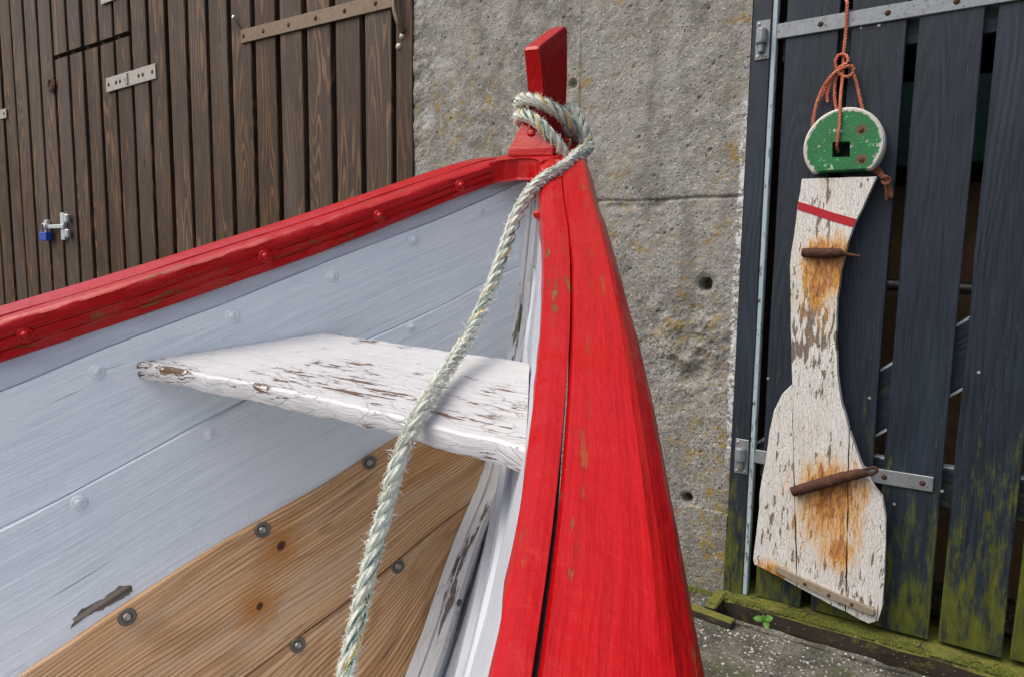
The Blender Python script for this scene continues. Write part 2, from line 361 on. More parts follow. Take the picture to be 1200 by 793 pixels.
def mat_barewood():
    m = Mat('bare_larch'); v = m.uv()
    v2 = m.vadd(v, m.scl(m.noise(m.scl(v, (3, 9, 1)), 1, 2, .5, 0, 'Color'), (.0, .018, 0)))
    g, kn = m.rings(v2, 5.0, 30, .8, 5.5, .6, 2.0)
    line = m.noise(m.scl(v2, (1.6, 330, 1)), 1, 3, .5); fib = m.noise(m.scl(v, (14, 500, 1)), 1, 3)
    reg = m.noise(m.scl(v, (3, 12, 1)), 1, 4); reg2 = m.noise(m.scl(v, (5, 16, 1)), 1, 3)
    vx = m.sep(v2)[1]; gl_ = m.math('SINE', m.mul(m.add(vx, m.mul(m.noise(m.scl(v, (1.3, 7, 1)), 1, 2), .045)), 6.2832 * 185)); gl_ = m.step(gl_, .1, .95)
    col = m.mix(m.step(line, .30, .70), (.50, .285, .130), (.72, .475, .265))
    col = m.mix(m.mul(gl_, m.step(m.noise(m.scl(v, (4, 40, 1)), 1, 3), .3, .7, .2, .85)), col, (.24, .115, .042))
    col = m.mix(m.mul(m.step(g, .7, 1.0), .30), col, (.27, .125, .045))
    col = m.mix(m.mul(m.step(reg, .50, .70), .60), col, (.46, .21, .055))
    col = m.mix(m.mul(m.step(reg2, .50, .72), .55), col, (.56, .43, .31))
    stk = m.mul(m.step(m.noise(m.scl(v, (7, 150, 1)), 1, 4, .65), .57, .69), m.step(m.noise(m.scl(v, (2.5, 9, 1)), 1, 2), .42, .58))
    col = m.mix(m.mul(stk, .8), col, (.05, .038, .028)); col = m.mix(kn, col, (.10, .03, .008))
    for (ku, kv, rr) in ((.462, 1.149, .0065), (.504, 1.20, .005)):
        q = m.scl(m.vm('SUBTRACT', v, (ku, kv, 0)).outputs[0], (.8, 1, 1)); dd = m.vm('LENGTH', q, (0, 0, 0)).outputs['Value']
        w_ = m.add(dd, m.mul(m.sub(m.noise(m.scl(v, (22, 120, 1)), 1, 5, .65), .5), .07)); col = m.mix(m.mul(m.step(w_, .042, .0), .85), col, (.42, .16, .02)); col = m.mix(m.step(dd, rr, rr * .6), col, (.07, .022, .008))
    return m.set(color=col, rough=.62, normal=m.bump(m.add(m.mul(line, .6), m.add(m.mul(fib, .4), m.mul(gl_, -.4))), .5, .0018), spec=.35)
def mat_concrete(name='weathered_concrete', lichen=1.0, zedge=True):
    m = Mat(name); p = m.pos(); z = m.sep(p)[2]; x = m.sep(p)[0]
    n0 = m.noise(p, 2.2, 4); n1 = m.noise(p, 16, 6, .65); n2 = m.noise(p, 110, 5, .7); n3 = m.noise(p, 260, 3)
    col = m.mix(m.step(n1, .3, .7), (.168, .162, .145), (.37, .362, .338)); col = m.mix(m.mul(m.step(n0, .38, .65), .55), col, (.37, .365, .345))
    col = m.mix(m.mul(m.step(n2, .48, .62), m.step(z, 1.6, .7, .22, .8)), col, (.10, .091, .068))
    col = m.mix(m.mul(m.step(n3, .56, .66), .5), col, (.50, .48, .43))
    vd = m.n('ShaderNodeTexVoronoi'); m.put(vd.inputs['Vector'], p); vd.inputs['Scale'].default_value = 130
    rv = m.sep(vd.outputs['Color'])[0]
    col = m.mix(m.mul(m.step(rv, .86, .93), m.step(vd.outputs['Distance'], .42, .25)), col, (.62, .61, .58))
    col = m.mix(m.mul(m.step(rv, .18, .08), m.step(vd.outputs['Distance'], .45, .25)), col, (.045, .042, .038))
    pale = m.mul(m.step(m.noise(m.vadd(p, (3, 1, 7)), 5, 5, .6), .56, .68), m.step(x, -1.5, -2.0)); col = m.mix(m.mul(pale, .7), col, (.50, .50, .49))
    li = m.mul(m.mul(m.step(m.noise(p, 26, 6, .72), .52, .62), m.step(m.noise(m.vadd(p, (9, 0, 2)), 3.2, 3), .43, .60)), lichen)
    wsh = m.noise(m.vadd(p, (1, 5, 3)), 4.5, 5, .6); col = m.mix(m.mul(m.step(wsh, .52, .68), .30), col, (.33, .29, .19)); stn = m.noise(m.scl(p, (9, 9, 1.1)), 1, 4, .6); col = m.mix(m.mul(m.step(stn, .50, .70), .5), col, (.13, .12, .10))
    col = m.mix(m.mul(li, .8), col, m.mix(n2, (.25, .15, .012), (.38, .28, .07)))
    wt = m.math('ABSOLUTE', m.sub(z, 1.10))
    if zedge:
        e = m.add(x, m.mul(m.sub(m.noise(p, 40, 5, .7), .5), .05)); wm = m.mul(m.step(e, -.660, -.652), m.step(m.add(wt, m.mul(m.sub(n1, .5), .5)), .68, .5))
        col = m.mix(m.mul(wm, m.step(m.noise(p, 55, 5, .7), .56, .46)), col, (.66, .68, .70))
    gm = m.mul(m.step(z, .22, .0), m.step(n1, .40, .62)); col = m.mix(m.mul(gm, .6), col, (.10, .105, .03))
    h = m.add(m.mul(n1, .7), m.add(m.mul(n2, .8), m.mul(n3, .5)))
    return m.set(color=col, rough=.9, normal=m.bump(h, .95, .006), spec=.25)
def mat_ground():
    m = Mat('speckled_concrete_ground'); p = m.pos(); n1 = m.noise(p, 9, 6, .65); n2 = m.noise(p, 90, 4, .65)
    col = m.mix(m.step(n1, .3, .7), (.05, .05, .038), (.20, .19, .16)); col = m.mix(m.mul(m.step(n2, .46, .62), .8), col, (.05, .048, .038))
    vd = m.n('ShaderNodeTexVoronoi'); m.put(vd.inputs['Vector'], p); vd.inputs['Scale'].default_value = 95; rv = m.sep(vd.outputs['Color'])[0]
    col = m.mix(m.mul(m.step(rv, .80, .9), m.step(vd.outputs['Distance'], .45, .22)), col, (.58, .57, .54))
    mo = m.step(m.noise(p, 6, 5, .65), .52, .62); col = m.mix(m.mul(mo, .5), col, (.07, .08, .018))
    return m.set(color=col, rough=.85, normal=m.bump(m.add(n1, n2), 1.0, .010))
def mat_moss_timber():
    m = Mat('mossy_sill'); v = m.uv(); p = m.pos(); n1 = m.noise(p, 22, 6, .65); z = m.sep(p)[2]; nz = m.sep(m.n('ShaderNodeNewGeometry').outputs['Normal'])[2]
    fib = m.noise(m.scl(v, (9, 160, 1)), 1, 4)
    wood = m.mix(fib, (.007, .005, .004), (.040, .025, .015))
    wood = m.mix(m.mul(m.step(m.noise(m.scl(v, (6, 60, 1)), 1, 4), .6, .72), .7), wood, (.20, .13, .07))
    moss = m.mix(m.noise(p, 70, 4), (.055, .07, .008), (.20, .19, .03))
    mk = m.mx(m.mul(m.step(nz, .3, .8), m.step(n1, .30, .45)), m.mul(m.step(n1, .55, .68), .5))
    col = m.mix(mk, wood, moss); col = m.mix(m.step(m.vor(p, 60), .10, .05), col, (.45, .46, .40))
    return m.set(color=col, rough=.85, normal=m.bump(m.add(n1, fib), .8, .004))
def mat_rudder(stains):
    m = Mat('rudder_flaking_white'); v = m.wv(); p = m.pos()
    fl = m.noise(m.scl(v, (16, 75, 1)), 1, 5, .62); reg = m.noise(m.vadd(m.scl(p, (7, 7, 2.2)), (3, 3, .9)), 1, 3)
    z = m.sep(p)[2]; mid = m.mul(m.step(m.math('ABSOLUTE', m.sub(z, 1.0)), .26, .05), .13)
    mk = m.step(m.add(fl, m.add(mid, m.mul(m.sub(reg, .5), .50))), .615, .635)
    fib = m.noise(m.scl(v, (8, 260, 1)), 1, 3)
    wv2 = m.vadd(v, m.scl(m.noise(m.scl(v, (30, 60, 1)), 1, 3, .6, 0, 'Color'), (.02, .012, 0)))
    ck = m.step(m.vor(m.scl(wv2, (34, 120, 1)), 1, 'DISTANCE_TO_EDGE'), .05, .01); ckr = m.noise(m.scl(v, (9, 14, 1)), 1, 2)
    col = m.mix(m.noise(m.scl(v, (12, 40, 1)), 1, 4), (.60, .585, .54), (.80, .79, .76))
    warm = m.noise(m.scl(p, (14, 14, 4)), 1, 4); col = m.mix(m.mul(m.step(warm, .5, .72), .35), col, (.55, .44, .27))
    col = m.mix(m.mul(ck, m.step(ckr, .45, .65, .0, .38)), col, (.26, .21, .15))
    col = m.mix(mk, col, m.mix(fib, (.13, .095, .07), (.29, .23, .18)))
    tot = None
    for (c, rad, dn) in stains:
        d = m.vm('SUBTRACT', p, c).outputs[0]; sx, sy, sz = m.sep(d)
        szz = m.mx(m.mul(sz, 1.25), m.mul(sz, -1.0 / dn))
        r = m.math('SQRT', m.add(m.mul(sx, sx), m.mul(szz, szz)))
        a = m.step(m.add(r, m.mul(m.sub(m.noise(m.scl(p, (85, 85, 10)), 1, 7, .75), .5), rad * 2.0)), rad * .95, rad * .35)
        tot = a if tot is None else m.mx(tot, a)
    rs = m.mix(m.noise(m.scl(p, (60, 60, 25)), 1, 5), (.58, .19, .005), (.85, .50, .07))
    col = m.mix(m.mul(tot, .92), col, m.mix(m.step(m.add(tot, m.mul(m.sub(m.noise(m.scl(p, (70, 70, 22)), 1, 5, .7), .5), .7)), .85, 1.1), rs, (.30, .075, .005)))
    h = m.add(m.mul(m.sub(1, mk), 1.), m.sub(m.mul(fib, .4), m.mul(ck, .7)))
    return m.set(color=col, rough=.68, normal=m.bump(h, .75, .0028))
def mat_greenhead(ctr, rad):
    m = Mat('chipped_green_paint'); p = m.pos(); r = m.dist(m.scl(p, (1, 0, 1)), (ctr[0], 0, ctr[1]))
    n1 = m.noise(p, 42, 6, .7); n2 = m.noise(p, 18, 4)
    col = m.mix(n2, (.008, .115, .030), (.016, .20, .055))
    chip = m.step(n1, .615, .645); col = m.mix(m.mul(chip, .85), col, m.mix(m.noise(p, 90, 3), (.40, .42, .40), (.66, .68, .66)))
    br = m.step(m.noise(m.vadd(p, (4, 4, 4)), 60, 4), .66, .69); col = m.mix(br, col, (.05, .45, .12))
    rim = m.step(m.add(r, m.mul(m.sub(m.noise(p, 50, 5, .7), .5), .030)), rad * .88, rad * .93); col = m.mix(rim, col, m.mix(n1, (.38, .36, .31), (.72, .71, .68)))
    for c in ((1009.5, 153), (1010, 188)):
        q = at(*c, -.055); d = m.dist(p, tuple(q)); a = m.step(m.add(d, m.mul(m.sub(n1, .5), .03)), .022, .010); col = m.mix(m.mul(a, .9), col, (.13, .055, .028))
    return m.set(color=col, rough=.55, normal=m.bump(m.sub(m.noise(p, 80, 4), m.mul(chip, .8)), .6, .0022))
def mat_rope(name, cols, yarn=(.5, 46), rough=.75):
    m = Mat(name); uv = m.uv(); u, vv, _ = m.sep(uv)
    t = m.add(m.mul(u, 55.0), m.mul(vv, 5.0)); yn = m.add(m.mul(m.math('SINE', m.mul(t, 6.2832)), .5), .5)
    p = m.pos(); n1 = m.noise(m.comb(m.mul(u, 30), m.mul(vv, 2), 0), 1, 4); n2 = m.noise(p, 130, 3)
    col = m.mix(n1, cols[0], cols[1]); col = m.mix(m.mul(yn, .35), col, cols[2])
    band = m.math('ABSOLUTE', m.sub(m.math('FRACT', m.add(vv, .13)), .5)); mk = m.step(band, .07, .03)
    col = m.mix(m.mul(mk, m.step(n1, .3, .5)), col, cols[3])
    col = m.mix(m.mul(m.step(m.noise(p, 20, 3), .58, .7), .5), col, (.30, .21, .10)) if len(cols) > 4 else col
    return m.set(color=col, rough=rough, normal=m.bump(m.add(yn, n2), .7, .002), spec=.3)
M_STAIN = mat_stained(); M_BACK = mat_backing(); M_SLAT = mat_black_slat(); M_PALE = mat_pale_edge()
M_IRON = mat_iron(); M_BROWNIRON = mat_iron('brown_strap', (.13, .095, .065), (.24, .175, .12), .5); M_ZINC = mat_iron('zinc_plate', (.30, .28, .25), (.50, .47, .43), .25)
M_RUST = mat_rust(); M_RED = mat_red('red_gloss_paint', .95); M_REDCAP = mat_red('red_gloss_cap', .6, 0, (1.6, 30, 1)); M_REDPOST = mat_red('red_post_paint', .05, .12)
M_HULL = mat_hullwhite(); M_HULLDARK = mat_hullwhite('blue_white_darker', .68, 1.06); M_PEEL = mat_peelwhite(); M_CHEEK = mat_peelwhite('flaking_white_stem', .035, .7, ((.05, .045, .04), (.20, .17, .14)), 9, 60)  # second material is a darker, bluer copy of the hull white
M_WOOD = mat_barewood(); M_CONC = mat_concrete(); M_GROUND = mat_ground(); M_MOSS = mat_moss_timber()
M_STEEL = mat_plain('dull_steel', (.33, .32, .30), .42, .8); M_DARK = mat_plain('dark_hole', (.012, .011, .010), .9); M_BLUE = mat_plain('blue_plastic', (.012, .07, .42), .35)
M_WASH = mat_plain('dark_washer', (.16, .145, .12), .5, .6); M_LATCH = mat_plain('pale_zinc', (.62, .68, .70), .4, .5); M_GREYWOOD = mat_plain('grey_bare_wood', (.15, .13, .105), .8, 0, .4, 90)
_g = Mat('bare_patch_grain'); _n = _g.noise(_g.scl(_g.uv(), (2.5, 130, 1)), 1, 5, .65); M_PATCH = _g.set(color=_g.mix(_g.step(_n, .35, .65), (.07, .058, .045), (.25, .21, .165)), rough=.85, normal=_g.bump(_n, .8, .002)); M_INT = mat_plain('dark_brown_interior', (.10, .065, .035), .9, 0, .4, 12); M_TEAL = mat_plain('teal_paint', (.02, .10, .09), .7)

# ================================================================== the setting
gx0 = -.64
# ground sheet with the drain slot left open beside the gate sill
gv = [(-80, -80, 0), (80, -80, 0), (80, 2.16, 0), (gx0, 2.16, 0), (gx0, 2.339, 0), (-80, 2.339, 0), (-80, 80, 0), (80, 80, 0), (80, 2.60, 0), (gx0, 2.60, 0)]
g = obj('ground', gv + [(gx0, 2.16, -.14), (80, 2.16, -.14)], [(0, 1, 2, 3, 4, 5), (4, 9, 8, 7, 6, 5), (3, 2, 11, 10)], M_GROUND, recalc=False)
struct(g)
# inside of the shed behind the gate
iv, if_ = box_vf(-.60, 2.2, D + .16, D + 2.4, -.02, 2.6)
room = struct(obj('shed_interior', iv, [q for i, q in enumerate(if_) if i != 2], M_INT, recalc=False))

# ---- concrete wall
xs = np.linspace(-2.081, -.637, 300); zs = np.r_[np.linspace(-.02, 2.35, 480), np.linspace(2.40, 3.7, 30)]
X, Z = np.meshgrid(xs, zs)
dep = .004 * fbm2(X, Z, 5, 4, 1) + .0028 * fbm2(X, Z, 40, 3, 2, .7)
hx, hz = atx(800, 405); er = np.exp(-(((X - hx) / .17) ** 2 + ((Z - hz) / .17) ** 2) ** 1.5)
dep += er * (.022 * fbm2(X, Z, 16, 4, 3, .6) + .022 * np.maximum(0, fbm2(X, Z, 9, 3, 4)))
left = np.clip((-1.93 - X) / .12, 0, 1); dep += left * .010 * fbm2(X, Z, 18, 4, 8, .65)
zj = 1.383 + .008 * fbm2(X, Z, 6, 3, 5); jd = np.abs(Z - zj)
dep += .009 * np.exp(-(jd / .005) ** 2) * (.45 + .55 * fbm2(X, Z, 10, 3, 6) + .3) - .004 * (Z > zj)
dep += .020 * np.clip(fbm2(X, Z, 14, 3, 7), 0, 1) * np.exp(-((Z - zj + .012) / .018) ** 2)
vx = at(681, 60)[0]; dep += np.where((X > vx) & (Z > zj), .003, 0)
for (hpx, rad, d_) in (((826, 333), .021, .07), ((805, 583), .016, .05), ((672, 99), .012, .012)):
    q = atx(*hpx); rr = np.hypot(X - q[0], Z - q[1]); dep += d_ * np.clip((rad * 1.15 - rr) / (rad * .4), 0, 1) + .010 * np.clip((rad * 1.9 - rr) / rad, 0, 1)
zl = .30; dep += np.where(Z < zl + .02 * fbm2(X, Z, 8, 2, 9), -.010, 0)
lit = np.clip((np.abs(Z - .10) < .12) * 1.0, 0, 1)
r_ = np.random.default_rng(11)
pit = np.zeros_like(dep)
for k in range(420):
    px_, pz_ = r_.uniform(-2.08, -.64), r_.uniform(0, 2.3); rr_ = r_.uniform(.002, .0065)
    ix = int((px_ + 2.081) / (1.444 / 299)); iz = int((pz_ + .02) / (2.37 / 479))
    sl = (slice(max(0, iz - 2), iz + 3), slice(max(0, ix - 2), ix + 3))
    pit[sl] = np.maximum(pit[sl], rr_ * np.clip(1.3 - np.hypot(X[sl] - px_, Z[sl] - pz_) / rr_, 0, 1))
dep += pit
wall = thing('concrete_wall', 'rough grey concrete wall with yellow lichen between the brown door and the black gate', 'wall', (-1.36, D, 0))
wl = (-1.36, D, 0)
nx, nz = len(xs), len(zs); V = np.stack([X, D + dep - .0, Z], -1).reshape(-1, 3)
idx = np.arange(nx * nz).reshape(nz, nx)
Fq = np.stack([idx[:-1, :-1], idx[:-1, 1:], idx[1:, 1:], idx[1:, :-1]], -1).reshape(-1, 4).tolist()
base = len(V); bx = [(-2.081, D + .4, -.02), (-.637, D + .4, -.02), (-.637, D + .4, 3.7), (-2.081, D + .4, 3.7)]
V = np.vstack([V, np.array(bx)])
Fq += [list(idx[:, 0]) + [base + 3, base], list(idx[::-1, -1]) + [base + 1, base + 2], list(idx[0, ::-1]) + [base, base + 1], list(idx[-1, :]) + [base + 2, base + 3]]
obj('pier', off(V, wl), Fq, M_CONC, wall, smooth=False, recalc=False)
M_CONC2 = mat_concrete('concrete_plain', .6, False)
bevbox('lintel', -.635, 1.30, D + .004, D + .4, 2.16, 3.7, M_CONC2, wall, .004, 'x', wl)
bevbox('lintel', -7.42, -2.084, D + .004, D + .4, 3.28, 3.7, M_CONC2, wall, .004, 'x', wl)
bevbox('end_wall', 1.05, 6.0, D + .005, D + .4, -.02, 2.158, M_CONC2, wall, .004, 'x', wl)
bevbox('end_wall', -12., -7.425, D + .006, D + .4, -.02, 3.7, M_CONC2, wall, .004, 'x', wl)
bevbox('end_wall', 1.302, 6.0, D + .006, D + .4, 2.162, 3.7, M_CONC2, wall, .004, 'x', wl)

# ---- brown door of upright boards
dl = (-4.4, D, 0)
door = thing('board_door', 'large dark brown stained door of upright boards with dark gaps left of the concrete', 'door', dl)
bevbox('backing', -7.40, -2.083, D + .030, D + .060, .03, 3.26, M_BACK, door, 0, 'z', dl)
edges = [-2.199 - .2 * k for k in range(16)]     # gap centres
edges += [edges[-1] - .215 * (k + 1) for k in range(10)]
HZ = 2.525; hl, hr = -5.435, -4.44
i0 = min(range(len(edges)), key=lambda i: abs(edges[i] - hr)); i1 = min(range(len(edges)), key=lambda i: abs(edges[i] - hl))
hloc = ((edges[i0] + edges[i1]) / 2, D, .05)
hatch = thing('hatch_door', 'narrow hinged wicket door of five brown boards set into the large board door', 'door', hloc)
GAP = .036
wobble_plank('frame_post', -2.180, -2.083, D - .012, D + .06, .02, 3.26, M_STAIN, door, dl, .001, .003)
for i in range(len(edges) - 1):
    xr, xl = edges[i] - GAP / 2, edges[i + 1] + GAP / 2
    yo = rng.normal(0, .002)
    if i0 <= i < i1:
        wobble_plank('plank', xl, xr, D - .001 + yo, D + .028, HZ + .018, 3.26, M_STAIN, door, dl, .0015, n=4, cutL=0, cutR=0)
        wobble_plank('plank', xl, xr, D + .002 + yo, D + .028, .04, HZ - .012, M_STAIN, hatch, hloc, .0015, n=6)
    else:
        wobble_plank('plank', xl, xr, D - .001 + yo, D + .028, .03 + rng.uniform(0, .02), 3.26, M_STAIN, door, dl, .0015, n=7)
def strap(name, p0, p1, hgt, y, th, mat, parent, loc, screws, smat, sname='screw', sr=.008):
    (xa, za), (xb, zb) = p0, p1; L = math.hypot(xb - xa, zb - za); a = math.atan2(zb - za, xb - xa)
    M = Matrix.Translation((xa, 0, za)) @ Matrix.Rotation(-a, 4, 'Y')
    o = bevbox(name, 0, L, y, y + th, -hgt / 2, hgt / 2, mat, parent, min(.002, th * .3), 'x', loc, M=M)
    for s in screws:
        P = M @ Vector((L * s, y, 0)); dome(sname, (P.x - loc[0], P.y - loc[1], P.z - loc[2]), (0, -1, 0), sr, .004, smat, o, 10, 2)
    return o
a0 = at(282, 45, -.012); a1 = at(461, -3, -.012)
strap('strap_hinge', (a0[0], 2.32), (-2.115, 2.30), .068, D - .012, .010, M_BROWNIRON, door, dl, (.02, .16, .33, .5, .67, .84), M_RUST, sr=.012)
strap('strap_hinge', (-6.75, 2.248), (-6.215, 2.240), .07, D - .010, .008, M_ZINC, door, dl, (.5, .75, .93), M_RUST, sr=.012)
hp0, hp1 = at(124, 100, -.01), at(182, 84, -.01)
strap('strap_hinge', (hp0[0], 2.252), (hp1[0], 2.262), .088, D - .010, .009, M_ZINC, hatch, hloc, (.06, .22, .3, .42, .68, .76, .94), M_RUST, sr=.013)
bevbox('hinge_knuckle', -4.450, -4.430, D - .018, D - .001, 2.222, 2.296, M_ZINC, hatch, .004, 'z', hloc)
q0 = at(118, 5, -.01)
strap('nailed_plate', (q0[0], 2.80), (q0[0] + .55, 2.80), .10, D - .010, .008, M_ZINC, door, dl, (.3, .8), M_RUST)
# door handle bar near the concrete, nails
hx0 = at(471, 5)[0]
pts = [(hx0 - .01, D - .02, 2.40), (hx0 - .012, D - .035, 2.30), (hx0 - .006, D - .04, 2.24), (hx0 + .012, D - .035, 2.18), (hx0 + .018, D - .014, 2.15)]
P, u = catmull(pts, .01); Vt, Ft, uvt = tube(P, u, .012, 8); obj('pull_handle', off(Vt, dl), Ft, M_BROWNIRON, door, uvt, smooth=True)
for (a, b) in ((471, 43), (467, 55)):
    q = at(a, b, -.013); dome('nail', (q[0] - dl[0], q[1] - dl[1], q[2] - dl[2]), (0, -1, 0), .016, .008, M_ZINC, door, 10, 2)
qn = at(273, 20, -.02); qm = at(284, 37, -.002); P, u = catmull([tuple(qn), tuple((qn + qm) / 2), tuple(qm)], .01); Vt, Ft, uvt = tube(P, u, .0035, 6)
nl = obj('nail', off(Vt, dl), Ft, M_RUST, door, uvt); dome('nail_head', tuple(qn - np.array(dl)), (0, -1, .2), .011, .004, M_LATCH, nl, 8, 2)
q = at(62, 100, -.004); lathe('ring_hook', (q[0] - hloc[0], q[1] - hloc[1], q[2] - hloc[2]), (0, -1, 0), [(.05, 0), (.055, .012), (.035, .02), (.02, .012)], M_RUST, hatch)
# sliding bolt and padlock
lz = 1.368; bolt = thing('sliding_bolt', 'pale zinc sliding bolt screwed across the wicket door edge', 'bolt', (-5.47, D, lz))
bl = (-5.47, D, lz)
bevbox('bolt_bar', -5.66, -5.33, D - .040, D - .024, lz - .014, lz + .014, M_LATCH, bolt, .003, 'x', bl)
bevbox('back_plate', -5.66, -5.60, D - .024, D - .002, lz - .05, lz + .05, M_LATCH, bolt, .003, 'x', bl)
bevbox('back_plate', -5.40, -5.35, D - .026, D - .001, lz - .095, lz + .095, M_LATCH, bolt, .003, 'z', bl)
for dz in (-.05, .055): bevbox('knob', -5.32, -5.275, D - .040, D - .012, lz + dz - .03, lz + dz + .03, M_LATCH, bolt, .008, 'z', bl)
bevbox('staple', -5.59, -5.565, D - .045, D - .022, lz - .06, lz + .05, M_LATCH, bolt, .004, 'z', bl)
pl = (-5.60, D - .04, lz - .10); pad = thing('padlock', 'small blue padlock hanging from the zinc bolt', 'padlock', pl)
bevbox('body', -5.655, -5.545, D - .062, D - .018, lz - .100, lz - .038, M_BLUE, pad, .006, 'z', pl, seg=2)
P, u = catmull([(-5.63, D - .04, lz - .045), (-5.63, D - .05, lz - .005), (-5.60, D - .051, lz + .022), (-5.57, D - .05, lz - .005), (-5.57, D - .04, lz - .045)], .008)
Vt, Ft, uvt = tube(P, u, .008, 8); obj('shackle', off(Vt, pl), Ft, M_STEEL, pad, uvt, smooth=True)

# ---- black gate
gl = (.1, D, .03)
gate = thing('slatted_gate', 'blue black gate of upright boards with green moss at the foot and gaps between', 'gate', gl)
slats = [(-.531, -.382, -.530, -.376), (-.356, -.205, -.342, -.195), (-.176, -.022, -.166, -.010), (.006, .161, .021, .170), (.182, .335, .196, .345), (.36, .51, .37, .52), (.54, .69, .55, .70), (.72, .87, .73, .88)]
for i, (a, b, a2, b2) in enumerate(slats):
    wobble_plank('slat', (a, a2), (b, b2), D - .001 + rng.normal(0, .001), D + .026, .028 + .004 * i, 2.10, M_SLAT, gate, gl, .0012, .0025, n=8, tilt=rng.normal(0, .001))
for (z0, z1) in ((1.80, 1.93), (.44, .56)):
    bevbox('rail', -.545, 1.0, D + .027, D + .062, z0, z1, M_SLAT, gate, .003, 'x', gl)
b0, b1 = at(1033, 470, .03), at(1122, 420, .03)
sl_ = (b1[2] - b0[2]) / (b1[0] - b0[0]); ang = math.atan(sl_)
Mb = Matrix.Translation((b0[0], 0, b0[2])) @ Matrix.Rotation(-ang, 4, 'Y')
bevbox('diagonal_brace', -.42, .95, D + .028, D + .060, -.075, .075, M_SLAT, gate, .002, 'x', gl, M=Mb)
bevbox('pale_edge', -.42, .95, D + .0275, D + .060, .0765, .084, M_PALE, gate, .001, 'x', gl, M=Mb)
bevbox('pale_edge', -.42, .95, D + .0275, D + .060, -.084, -.0765, M_PALE, gate, .001, 'x', gl, M=Mb)
bevbox('pale_edge', -.545, 1.0, D + .0275, D + .062, .5615, .568, M_PALE, gate, .001, 'x', gl)
# galvanised strap hinges
def gate_strap(zc, xL, xR, holes):
    o = strap('strap_hinge', (xL, zc), (xR, zc), .046, D - .008, .0065, M_IRON, gate, gl, holes, M_RUST, 'screw', .0085); return o
gate_strap(1.889, -.585, .62, (.13, .28, .42, .58, .78)); s2_ = gate_strap(.516, -.60, -.040, (.60, .77, .95))
pl_ = (-.59, D, .02)
post = thing('gate_post', 'narrow blue black gate post with pale painted edge against the concrete', 'post', pl_)
wobble_plank('upright', (-.634, -.632), (-.572, -.571), D - .014, D + .10, .022, 2.12, M_SLAT, post, pl_, .0012, .003, n=8)
bevbox('edge_strip', -.5705, -.556, D - .011, D + .02, .024, 2.12, M_PALE, post, .002, 'z', pl_)
for zc in (1.862, .505):
    o = bevbox('hinge_plate', -.618, -.574, D - .0185, D - .0145, zc - .055, zc + .065, M_IRON, post, .0015, 'z', pl_)
    lathe('pin', (-.598 - pl_[0], -.026, zc - .035 - pl_[2]), (0, 0, 1), [(.009, 0), (.010, .004), (.010, .026), (.0165, .027), (.0175, .032), (.0175, .068), (.014, .073)], M_IRON, post, 12)
    for (dx, dz) in ((-.609, -.045), (-.584, -.045), (-.609, .055)):
        dome('screw', (dx - pl_[0], -.0185, zc + dz - pl_[2]), (0, -1, 0), .006, .003, M_ZINC, o, 8, 2)
# small pale screws on slats
for (a, b) in ((1030, 30), (966, 34), (1009, 33), (1098, 15), (1108, 417), (1147, 436), (1019, 466), (1054, 480), (1104, 575), (1048, 590), (900, 443)):
    q = at(a, b, -.001); lathe('screw', (q[0] - gl[0], q[1] - gl[1] + .001, q[2] - gl[2]), (0, -1, 0), [(.0045, 0), (.0045, .0012), (.002, .0015)], M_ZINC, gate, 8)
# sill and drain channel
sl = (.1, D - .02, -.05)
sill = thing('timber_sill', 'mossy timber sill under the black gate with wet dark front', 'sill', sl)
def wavy_bar(name, x0, x1, ring, mat, parent, loc, n=30, wob=.002):
    vs, uv, fs = [], [], []; k = len(ring)
    for i in range(n):
        x = x0 + (x1 - x0) * i / (n - 1)
        for j, (y, z) in enumerate(ring):
            vs.append((x, y + rng.normal(0, wob), z + rng.normal(0, wob))); uv.append((x, y + z + j * .01))
    for i in range(n - 1):
        for j in range(k): fs.append((i * k + j, i * k + (j + 1) % k, (i + 1) * k + (j + 1) % k, (i + 1) * k + j))
    fs += [tuple(range(k)), tuple((n - 1) * k + j for j in range(k))]
    return obj(name, off(vs, loc), fs, mat, parent, uv)
wavy_bar('beam', -.632, 1.1, [(D - .075, .012), (D - .066, .022), (D + .12, .024), (D + .12, -.16), (D - .075, -.16), (D - .079, -.03)], M_MOSS, sill, sl)
wavy_bar('lower_beam', -.60, 1.1, [(D - .10, -.052), (D - .081, -.045), (D - .081, -.16), (D - .105, -.16)], M_MOSS, sill, sl, 30, .0025)
cl = (.1, 2.19, -.13)
chan = thing('drain_channel', 'dark narrow drain channel between speckled ground and mossy sill', 'drain', cl)
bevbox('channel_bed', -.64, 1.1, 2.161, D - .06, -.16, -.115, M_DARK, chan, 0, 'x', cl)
wavy_bar('kerb_edge', -.585, 1.1, [(2.150, .008), (2.168, .010), (2.172, .0), (2.168, -.11), (2.150, -.11)], M_GROUND, chan, cl, 40, .002)
bevbox('end_stop', -.655, -.615, 2.170, D - .03, -.10, .030, M_MOSS, chan, .006, 'y', cl)
# scrap of timber lying on the ground beside the channel
tb = thing('timber_scrap', 'short mossy strip of timber lying at the end of the drain channel', 'wood strip', (-.66, 2.12, 0))
bevbox('strip', -.15, .085, -.018, .018, .0, .026, M_MOSS, tb, .004, 'x', (0, 0, 0), M=Matrix.Rotation(math.radians(-7), 4, 'Z') @ Matrix.Translation((0.03, .02, .001)))
